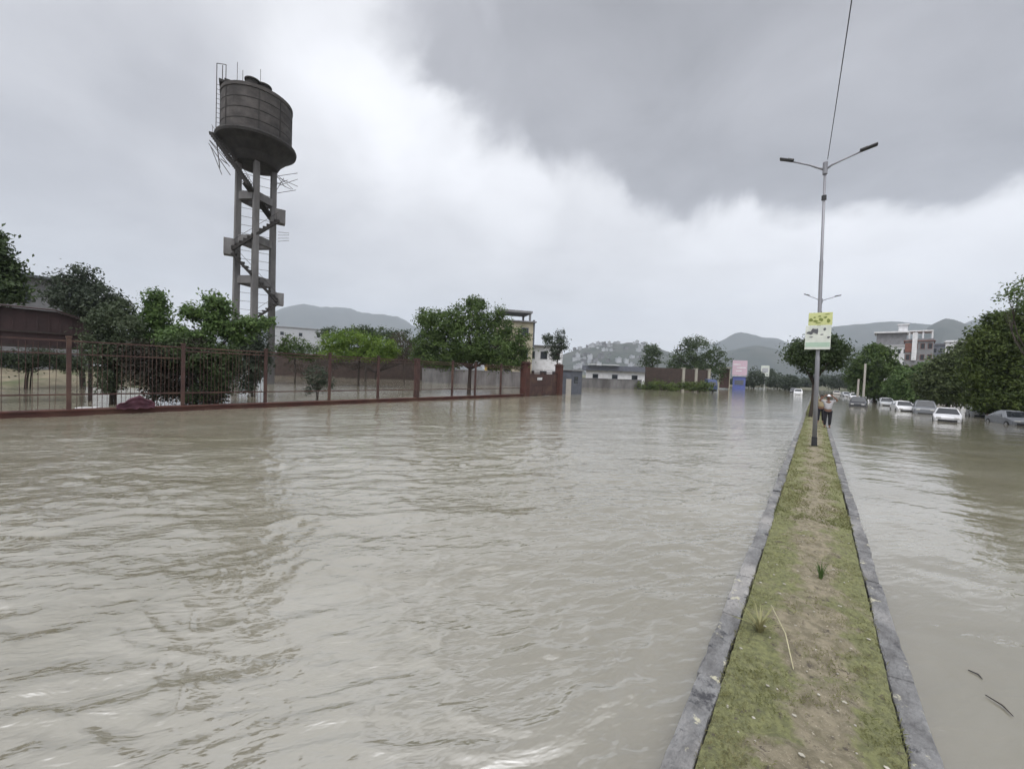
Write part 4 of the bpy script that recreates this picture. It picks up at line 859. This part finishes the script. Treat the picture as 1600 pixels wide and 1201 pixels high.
# ------------------------------------------------------------------ vehicles
def car(label, u, v, paint, rz=0.0, kind='hatch', sink=.32, L=3.9, away=False):
    c = at(u, v, 0); t = empty('parked_car', (c[0], c[1], -sink), rz, label, 'car', 'cars standing in the flood'); t.scale = (.9, .9, .9)
    hl = L/2; roof = {'hatch': 1.5, 'sedan': 1.45, 'suv': 1.8, 'van': 1.9}[kind]; belt = {'hatch': .92, 'sedan': .9, 'suv': 1.08, 'van': 1.05}[kind]
    hw = .83 if kind != 'suv' else .9
    # sections from nose (y=-hl) to tail: y, bottom, belt z, roof z, half width belt, half width roof
    if kind == 'sedan': S_ = [(-hl, .38, .62, .66, .62), (-hl+.12, .26, .72, .76, .74), (-hl+.95, .22, belt-.02, belt+.03, .78), (-hl+1.75, .22, belt, roof-.03, .6), (0.35, .22, belt, roof, .6), (hl-1.25, .22, belt, roof-.1, .58), (hl-.6, .22, belt, belt+.05, .74), (hl-.08, .28, belt-.03, belt, .72), (hl, .36, .7, .74, .62)]
    elif kind == 'hatch': S_ = [(-hl, .38, .62, .66, .62), (-hl+.12, .26, .74, .78, .74), (-hl+.85, .22, belt-.02, belt+.04, .76), (-hl+1.55, .22, belt, roof-.04, .6), (0.2, .22, belt, roof, .62), (hl-.7, .22, belt, roof-.06, .6), (hl-.12, .24, belt, belt+.06, .7), (hl, .34, .75, .8, .66)]
    else: S_ = [(-hl, .42, .8, .86, .7), (-hl+.1, .3, .95, 1.0, .78), (-hl+.85, .28, belt-.02, belt+.04, .8), (-hl+1.35, .28, belt, roof-.04, .68), (0.2, .28, belt, roof, .7), (hl-.25, .28, belt, roof-.05, .68), (hl-.05, .3, belt, roof-.25, .7), (hl, .36, belt-.1, belt, .72)]
    bm = B(); rings = []
    for y, zb, zs, zr, wr in S_:
        f = 1.0 if abs(y) < hl-.2 else (.94 if abs(y) < hl-.02 else .86)
        half = [(0, zb), (hw*f*.93, zb), (hw*f, zb+.18), (hw*f*.99, zs), (wr, zr-.06), (wr*.82, zr), (0, zr+.02)]
        pts = half + [(-x, z) for x, z in half[-2:0:-1]]
        rings.append([bm.verts.new((x, y, z)) for x, z in pts])
    n = len(rings[0])
    for i in range(len(rings)-1):
        for k in range(n): bm.faces.new((rings[i][k], rings[i][(k+1) % n], rings[i+1][(k+1) % n], rings[i+1][k]))
    bm.faces.new(rings[0][::-1]); bm.faces.new(rings[-1])
    obj('body', bm, MT[paint], t, smooth=False)
    i0, i1 = 3, (5 if kind in ('sedan', 'hatch') else 5)
    ya, yb2 = S_[i0][0]-.25, S_[i1][0]+.2
    for s in (-1, 1):
        bm = B()
        poly(bm, [(s*(hw*.985+.004), ya, belt+.05), (s*(hw*.985+.004), yb2, belt+.05), (s*(S_[i1][4]+.03), S_[i1][0]-.05, roof-.2), (s*(S_[i0][4]+.03), S_[i0][0]+.15, roof-.2)], (s*.015, 0, 0))
        obj('side_window', bm, MT['glass'], t)
    a, b = S_[2], S_[3]
    bm = B(); poly(bm, [(-a[4]*.9, a[0]+.02, a[3]+.03), (a[4]*.9, a[0]+.02, a[3]+.03), (b[4]*.86, b[0]-.06, b[3]-.03), (-b[4]*.86, b[0]-.06, b[3]-.03)], (0, -.02, .012)); obj('windscreen', bm, MT['glass'], t)
    a, b = S_[-2], S_[-3]
    if kind == 'sedan': a, b = S_[-3], S_[-4]
    bm = B(); poly(bm, [(-a[4]*.85, a[0]+.01, a[3]+.04), (a[4]*.85, a[0]+.01, a[3]+.04), (b[4]*.84, b[0]+.06, b[3]-.06), (-b[4]*.84, b[0]+.06, b[3]-.06)], (0, .02, .012)); obj('rear_window', bm, MT['glass'], t)
    for s in (-1, 1):
        bm = B(); box(bm, (s*.52, -hl+.03, .66 if kind in ('hatch', 'sedan') else .84), (.3, .14, .13), bev=.03); obj('headlight', bm, MT['lightlens'], t)
        bm = B(); box(bm, (s*.58, hl-.02, .78), (.16, .08, .24), bev=.02); obj('taillight', bm, MT['taillens'], t)
        for y in (-hl+.75, hl-.75):
            w_ = empty('wheel', (s*(hw-.08), y, .31)); w_.parent = t
            bm = B(); T = Matrix.Rotation(math.pi/2, 4, 'Y')
            bmesh.ops.create_cone(bm, cap_ends=True, segments=20, radius1=.31, radius2=.31, depth=.2, matrix=T); obj('tyre', bm, MT['tyre'], w_)
            bm = B(); bmesh.ops.create_cone(bm, cap_ends=True, segments=14, radius1=.2, radius2=.2, depth=.215, matrix=T); obj('rim', bm, MT['rim'], w_)
    bm = B(); box(bm, (0, -hl-.005, .44), (1.1, .03, .16)); obj('grille', bm, MT['dark'], t)
    return t
car('white hatchback turned slightly aside with dark windows on the right bank', 1410, 641, 'carwhite', R_(4), 'hatch', .34)
car('grey van between the white hatchback and the white sedan', 1444, 645, 'cargrey', R_(-7), 'suv', .38, 4.2)
car('white sedan nearest the viewer beside the right bank trees', 1479, 657, 'carwhite', R_(-9), 'sedan', .3, 4.0)
car('silver hatchback half hidden behind the white hatchback', 1384, 633, 'carsilver', R_(0), 'hatch', .35)
car('dark jeep standing deep in water beside the pale posts', 1341, 634, 'cardark', R_(-6), 'suv', .5, 4.3)
car('pale far sedan just right of the two people', 1322, 619, 'carsilver', R_(10), 'sedan', .35, 4.2)
car('white far hatchback left of the dark jeep', 1334, 622, 'carwhite', R_(5), 'hatch', .35)
car('dusty grey car half hidden under the tall olive tree', 1580, 662, 'cargrey', R_(8), 'sedan', .3, 4.2)
car('silver car parked behind the white sedan under the trees', 1450, 634, 'carsilver', R_(2), 'hatch', .35)
car('light beige car behind the white sedan near the olive trees', 1470, 637, 'carbeige', R_(-4), 'suv', .4, 4.0)
car('white far jeep left of the lamp pole on the main road', 1247, 616, 'carwhite', R_(0), 'suv', .4, 4.2)
car('dark far car left of the white jeep on the main road', 1240, 613, 'cardark', R_(0), 'suv', .4, 4.2)
car('beige far car behind the people on the median', 1307, 616, 'carbeige', R_(0), 'sedan', .35, 4.2)
car('pale car at the back of the row between jeep and silver hatchback', 1370, 628, 'carwhite', R_(0), 'hatch', .35)
car('dark car wedged behind the white hatchback under the trees', 1425, 632, 'cardark', R_(-2), 'hatch', .3)
car('white van far back in the row behind the dark jeep', 1356, 623, 'carwhite', R_(4), 'van', .4, 4.2)
car('silver car deep in shade behind the dusty grey car', 1530, 650, 'carsilver', R_(-6), 'hatch', .3)
# auto rickshaw with blue canvas hood
c = at(1110, 612, 0); t = empty('auto_rickshaw', (c[0], c[1], -.25), R_(25), 'dark blue canvas topped three wheeler in front of the brown wall', 'auto rickshaw')
bm = B(); prof = [(-1.35, .3), (-1.3, .95), (-1.0, 1.55), (-.6, 1.85), (1.0, 1.95), (1.35, 1.7), (1.4, .9)]
poly(bm, [(-.65, y, z+.35) for y, z in prof], (1.3, 0, 0)); bmesh.ops.scale(bm, verts=bm.verts, vec=(1.3, 1.3, 1.25)); obj('hood', bm, MT['blue'], t)
bm = B(); box(bm, (0, .2, .75), (1.75, 3.2, .7), bev=.12); obj('body', bm, MT['cardark'], t)
bm = B(); poly(bm, [(-.6, -1.75, 1.55), (.6, -1.75, 1.55), (.55, -1.42, 2.3), (-.55, -1.42, 2.3)], (0, -.03, .0)); obj('windscreen', bm, MT['glass'], t)
for x, y in ((0, -1.35), (-.75, 1.1), (.75, 1.1)):
    bm = B(); bmesh.ops.create_cone(bm, cap_ends=True, segments=18, radius1=.3, radius2=.3, depth=.16, matrix=Matrix.Translation((x, y, .3)) @ Matrix.Rotation(math.pi/2, 4, 'Y')); obj('wheel', bm, MT['tyre'], t)

# ------------------------------------------------------------------ people
def skin(name, verts, edges, rad, m, parent, sub=2):
    me = bpy.data.meshes.new(name); me.from_pydata([tuple(v) for v in verts], edges, [])
    o = bpy.data.objects.new(name, me); COL.objects.link(o)
    md = o.modifiers.new('skin', 'SKIN'); md.use_smooth_shade = True
    for i, r in enumerate(rad): me.skin_vertices[0].data[i].radius = r if hasattr(r, '__len__') else (r, r)
    me.skin_vertices[0].data[0].use_root = True
    s = o.modifiers.new('sub', 'SUBSURF'); s.levels = sub; s.render_levels = sub
    dg = bpy.context.evaluated_depsgraph_get(); m2 = bpy.data.meshes.new_from_object(o.evaluated_get(dg)); o.modifiers.clear(); o.data = m2
    m2.materials.clear(); m2.materials.append(m); o.parent = parent
    return o
def person(label, loc, rz, pose, shirt, sc_=1.0, cap=False):
    t = empty('person', loc, rz, label, 'person'); t.scale = (sc_,)*3
    J = {}; Vx = []; Rx = []; E = []
    def v(n, p, r): J[n] = len(Vx); Vx.append(p); Rx.append(r)
    def e(a, b): E.append((J[a], J[b]))
    v('pel', (0, 0, .92), (.15, .11)); v('sp', (0, .0, 1.08), (.135, .095)); v('ch', (0, 0, 1.28), (.165, .105)); v('nk', (0, .0, 1.43), .055); v('hd0', (0, -.01, 1.5), (.07, .08)); v('hd1', (0, -.01, 1.58), (.078, .095)); v('hd2', (0, .0, 1.655), (.06, .07))
    v('nose', (0, -.105, 1.56), .014)
    for a, b in (('pel', 'sp'), ('sp', 'ch'), ('ch', 'nk'), ('nk', 'hd0'), ('hd0', 'hd1'), ('hd1', 'hd2'), ('hd1', 'nose')): e(a, b)
    for s, k in ((-1, 'l'), (1, 'r')):
        st = .1*s if pose == 'walk' else .02*s
        v('hip'+k, (s*.09, 0, .84), .095); v('kn'+k, (s*.1, -.03+st*.6, .48), .062); v('an'+k, (s*.1, .02+st*1.2, .09), .04); v('to'+k, (s*.11, -.13+st*1.2, .035), .036)
        e('pel', 'hip'+k); e('hip'+k, 'kn'+k); e('kn'+k, 'an'+k); e('an'+k, 'to'+k)
        v('sh'+k, (s*.18, 0, 1.37), .062)
        if pose == 'hands_up': el, wr, hd, fd = (s*.37, -.06, 1.42), (s*.2, -.1, 1.6), (s*.13, -.1, 1.65), np.array([-s*.6, .1, .5])
        else: el, wr, hd, fd = (s*.25, .03, 1.1), (s*.27, -.06+st, .86), (s*.27, -.08+st, .79), np.array([0, -.15, -1.])
        v('el'+k, el, .043); v('wr'+k, wr, .029); v('ha'+k, hd, (.038, .02))
        e('ch', 'sh'+k); e('sh'+k, 'el'+k); e('el'+k, 'wr'+k); e('wr'+k, 'ha'+k)
        fd = fd/np.linalg.norm(fd); sd_ = np.cross(fd, [0, 1, 0]); sd_ /= np.linalg.norm(sd_); h_ = np.array(hd)
        for f in range(4):
            b0 = h_ + fd*.03 + sd_*(f-1.5)*.019; L = (.075, .085, .08, .062)[f]
            v('f%d%s' % (f, k), tuple(b0+fd*L*.5), .0095); v('g%d%s' % (f, k), tuple(b0+fd*L+np.array([0, .02, 0])), .0085); e('ha'+k, 'f%d%s' % (f, k)); e('f%d%s' % (f, k), 'g%d%s' % (f, k))
        v('th'+k, tuple(h_ + sd_*s*-.045 + fd*.02), .011); v('ti'+k, tuple(h_ + sd_*s*-.06 + fd*.055), .009); e('ha'+k, 'th'+k); e('th'+k, 'ti'+k)
    skin('body', Vx, E, Rx, MT['skin'], t)
    P = lambda n: Vx[J[n]]
    # shirt with short sleeves, trousers
    def half(a, b, f): return tuple(np.array(P(a))*(1-f)+np.array(P(b))*f)
    sv = [(0, 0, .9), P('sp'), P('ch'), (0, 0, 1.4), P('shl'), half('shl', 'ell', .75), P('shr'), half('shr', 'elr', .75)]
    skin('shirt', sv, [(0, 1), (1, 2), (2, 3), (2, 4), (4, 5), (2, 6), (6, 7)], [(.175, .135), (.16, .12), (.185, .13), .07, .08, .06, .08, .06], shirt, t)
    tv = [(0, 0, .95), P('hipl'), P('knl'), half('knl', 'anl', .9), P('hipr'), P('knr'), half('knr', 'anr', .9)]
    skin('trousers', tv, [(0, 1), (1, 2), (2, 3), (0, 4), (4, 5), (5, 6)], [(.165, .125), .115, .082, .062, .115, .082, .062], MT['trouser'], t)
    bm = B(); bmesh.ops.create_uvsphere(bm, u_segments=18, v_segments=12, radius=1, matrix=Matrix.Translation((0, .015, 1.6)) @ Matrix.Diagonal((.095, .108, .1, 1)))
    bmesh.ops.delete(bm, geom=[v_ for v_ in bm.verts if v_.co.z < 1.585 and v_.co.y < .03 or v_.co.z < 1.53], context='VERTS'); obj('hair', bm, MT['hair'], t, smooth=True)
    for s in (-1, 1):
        bm = B(); bmesh.ops.create_uvsphere(bm, u_segments=8, v_segments=6, radius=.011, matrix=Matrix.Translation((s*.033, -.098, 1.585))); obj('eye', bm, MT['hair'], t, smooth=True)
    if cap:
        bm = B(); bmesh.ops.create_uvsphere(bm, u_segments=18, v_segments=12, radius=1, matrix=Matrix.Translation((0, .0, 1.63)) @ Matrix.Diagonal((.115, .125, .1, 1)))
        bmesh.ops.delete(bm, geom=[v_ for v_ in bm.verts if v_.co.z < 1.62], context='VERTS'); box(bm, (0, -.15, 1.63), (.16, .1, .015), bev=.006); obj('cap', bm, MT['cap'], t, smooth=True)
    return t
pa = at(1295, 668, .22); pb = at(1281, 661, .22)
person('person in white cap and pale grey shirt with both hands at the head', (pa[0]-.08, pa[1], .21), R_(4), 'hands_up', MT['shirt_grey'], 1.0, True)
person('person in tan shirt and dark trousers just behind the lamp pole', (pb[0]+.02, pb[1]+.3, .215), R_(-10), 'walk', MT['shirt_tan'], .97)

# ------------------------------------------------------------------ hills
def hill(name, prof, dist, depth, m, seed, amp=.12, zbase=0.0):
    us = np.array([p[0] for p in prof], float); vs = np.array([p[1] for p in prof], float)
    n = 140; uu = np.linspace(us[0], us[-1], n); vv = np.interp(uu, us, vs)
    ker = np.hanning(9); ker /= ker.sum(); vv = np.convolve(np.pad(vv, 4, 'edge'), ker, 'valid')
    nd_ = 26; Vt = []
    for j in range(nd_):
        t = j/(nd_-1); r = dist + (t-.6)*depth; sh = math.sin(math.pi*min(1, t/1.2)/1.0) if t < .6 else math.cos((t-.6)/.4*math.pi/2)
        for i in range(n):
            d = ray(uu[i], vv[i]); hz = math.hypot(d[0], d[1]); H = CZ + dist*d[2]/hz
            e = min(1, i/14, (n-1-i)/14)**.7
            x, y = d[0]/hz*r, d[1]/hz*r
            nn = float(fbm(np.array(x/(dist*.09)+seed), np.array(y/(dist*.09)-seed), 5))
            Vt.append((x, y, -6 + (H+6)*max(0, sh)*e*(1 + amp*nn*(1.6 if t < .55 else .5)) ))
    i = np.arange(nd_-1)[:, None]*n + np.arange(n-1)[None, :]
    o = np_mesh(name, Vt, np.stack([i, i+1, i+n+1, i+n], -1).reshape(-1, 4), m, smooth=True); tag(o, kind='structure'); return o
hill('hills', [(250, 545), (330, 528), (400, 505), (438, 483), (475, 473), (500, 480), (530, 485), (570, 492), (620, 497), (645, 512), (690, 530), (760, 550)], 4400, 1800, MT['hill'], 1)
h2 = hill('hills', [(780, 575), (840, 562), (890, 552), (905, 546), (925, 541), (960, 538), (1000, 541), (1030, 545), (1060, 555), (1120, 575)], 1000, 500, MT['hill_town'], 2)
hill('hills', [(1020, 565), (1080, 548), (1125, 533), (1148, 525), (1160, 526), (1180, 528), (1215, 528), (1230, 536), (1260, 545), (1300, 560)], 3800, 1200, MT['hill'], 3)
hill('hills', [(1060, 570), (1120, 552), (1160, 543), (1185, 540), (1215, 545), (1250, 555), (1290, 560), (1340, 545), (1400, 540), (1470, 560)], 2000, 700, MT['hill'], 4)
hill('hills', [(1210, 560), (1270, 530), (1300, 512), (1340, 506), (1400, 503), (1440, 506), (1480, 508), (1560, 520), (1640, 530), (1720, 560)], 3600, 1200, MT['hill'], 5)
hill('hills', [(1380, 560), (1430, 530), (1455, 508), (1478, 498), (1500, 503), (1530, 512), (1570, 520), (1640, 530), (1720, 565)], 2200, 700, MT['hill'], 6)
hill('hills', [(1420, 545), (1480, 515), (1530, 498), (1555, 486), (1590, 484), (1640, 478), (1720, 490), (1850, 540)], 4300, 1400, MT['hill'], 7)
# pale houses on the town hill
bm = B(); box(bm, (0, 0, 3), (9, 8, 10)); hm = bpy.data.meshes.new('house'); 
box(bm, (0, 0, 8.2), (10, 9, .5)); box(bm, (2, 1, 9.4), (3, 3, 2.2)); bm.to_mesh(hm); bm.free(); hm.materials.append(MT['carsilver'])
hm2 = hm.copy(); hm2.materials.clear(); hm2.materials.append(MT['grey_wall'])
hv = np.array([v.co[:] for v in h2.data.vertices]); rh = random.Random(3); cnt = 0
cand = [v for v in hv if v[2] > 4]; rh.shuffle(cand)
az_h = [math.atan2(v[0], v[1]) for v in cand]
for v in cand:
    q = np.array(v)-CAM; zc = q@cF; u = 800+FPX*(q@cR)/zc; r = math.hypot(v[0], v[1])
    if not (895 < u < 1010 and 720 < r < 1005): continue
    o = bpy.data.objects.new('hillside_house', hm if rh.random() < .7 else hm2); COL.objects.link(o); o.location = (v[0]+rh.uniform(-4, 4), v[1]+rh.uniform(-4, 4), v[2]-1); s = rh.uniform(.6, 1.1); o.scale = (s, s, s*rh.uniform(.7, 1.1)); o.rotation_euler.z = rh.uniform(0, 3)
    tag(o, 'tiny pale flat roofed house on the hazy town hill', 'house', 'houses scattered over the hazy town hill'); cnt += 1
    if cnt >= 70: break

# ------------------------------------------------------------------ haze
hz = bpy.data.materials.new('haze_air'); hz.use_nodes = True; nt = hz.node_tree; nt.nodes.clear()
out = nd(nt, 'ShaderNodeOutputMaterial'); pv = nd(nt, 'ShaderNodeVolumePrincipled'); pv.inputs['Density'].default_value = 2.2e-4; pv.inputs['Color'].default_value = (.82, .9, 1.0, 1)
nt.links.new(pv.outputs[0], out.inputs['Volume'])
bm = B(); box(bm, (0, 0, 490), (6200*2, 6200*2, 1000)); ho = obj('haze', bm, hz); tag(ho, kind='stuff')

# ------------------------------------------------------------------ render settings
sc.view_settings.view_transform = 'Standard'; sc.view_settings.look = 'None'; sc.view_settings.exposure = 0.36; sc.view_settings.gamma = 1.0
sc.render.engine = 'CYCLES'
cy = sc.cycles; cy.max_bounces = 6; cy.diffuse_bounces = 3; cy.glossy_bounces = 3; cy.transmission_bounces = 3; cy.volume_bounces = 0; cy.transparent_max_bounces = 6
cy.use_denoising = True; cy.caustics_reflective = False; cy.caustics_refractive = False
sc.render.filter_size = 1.6
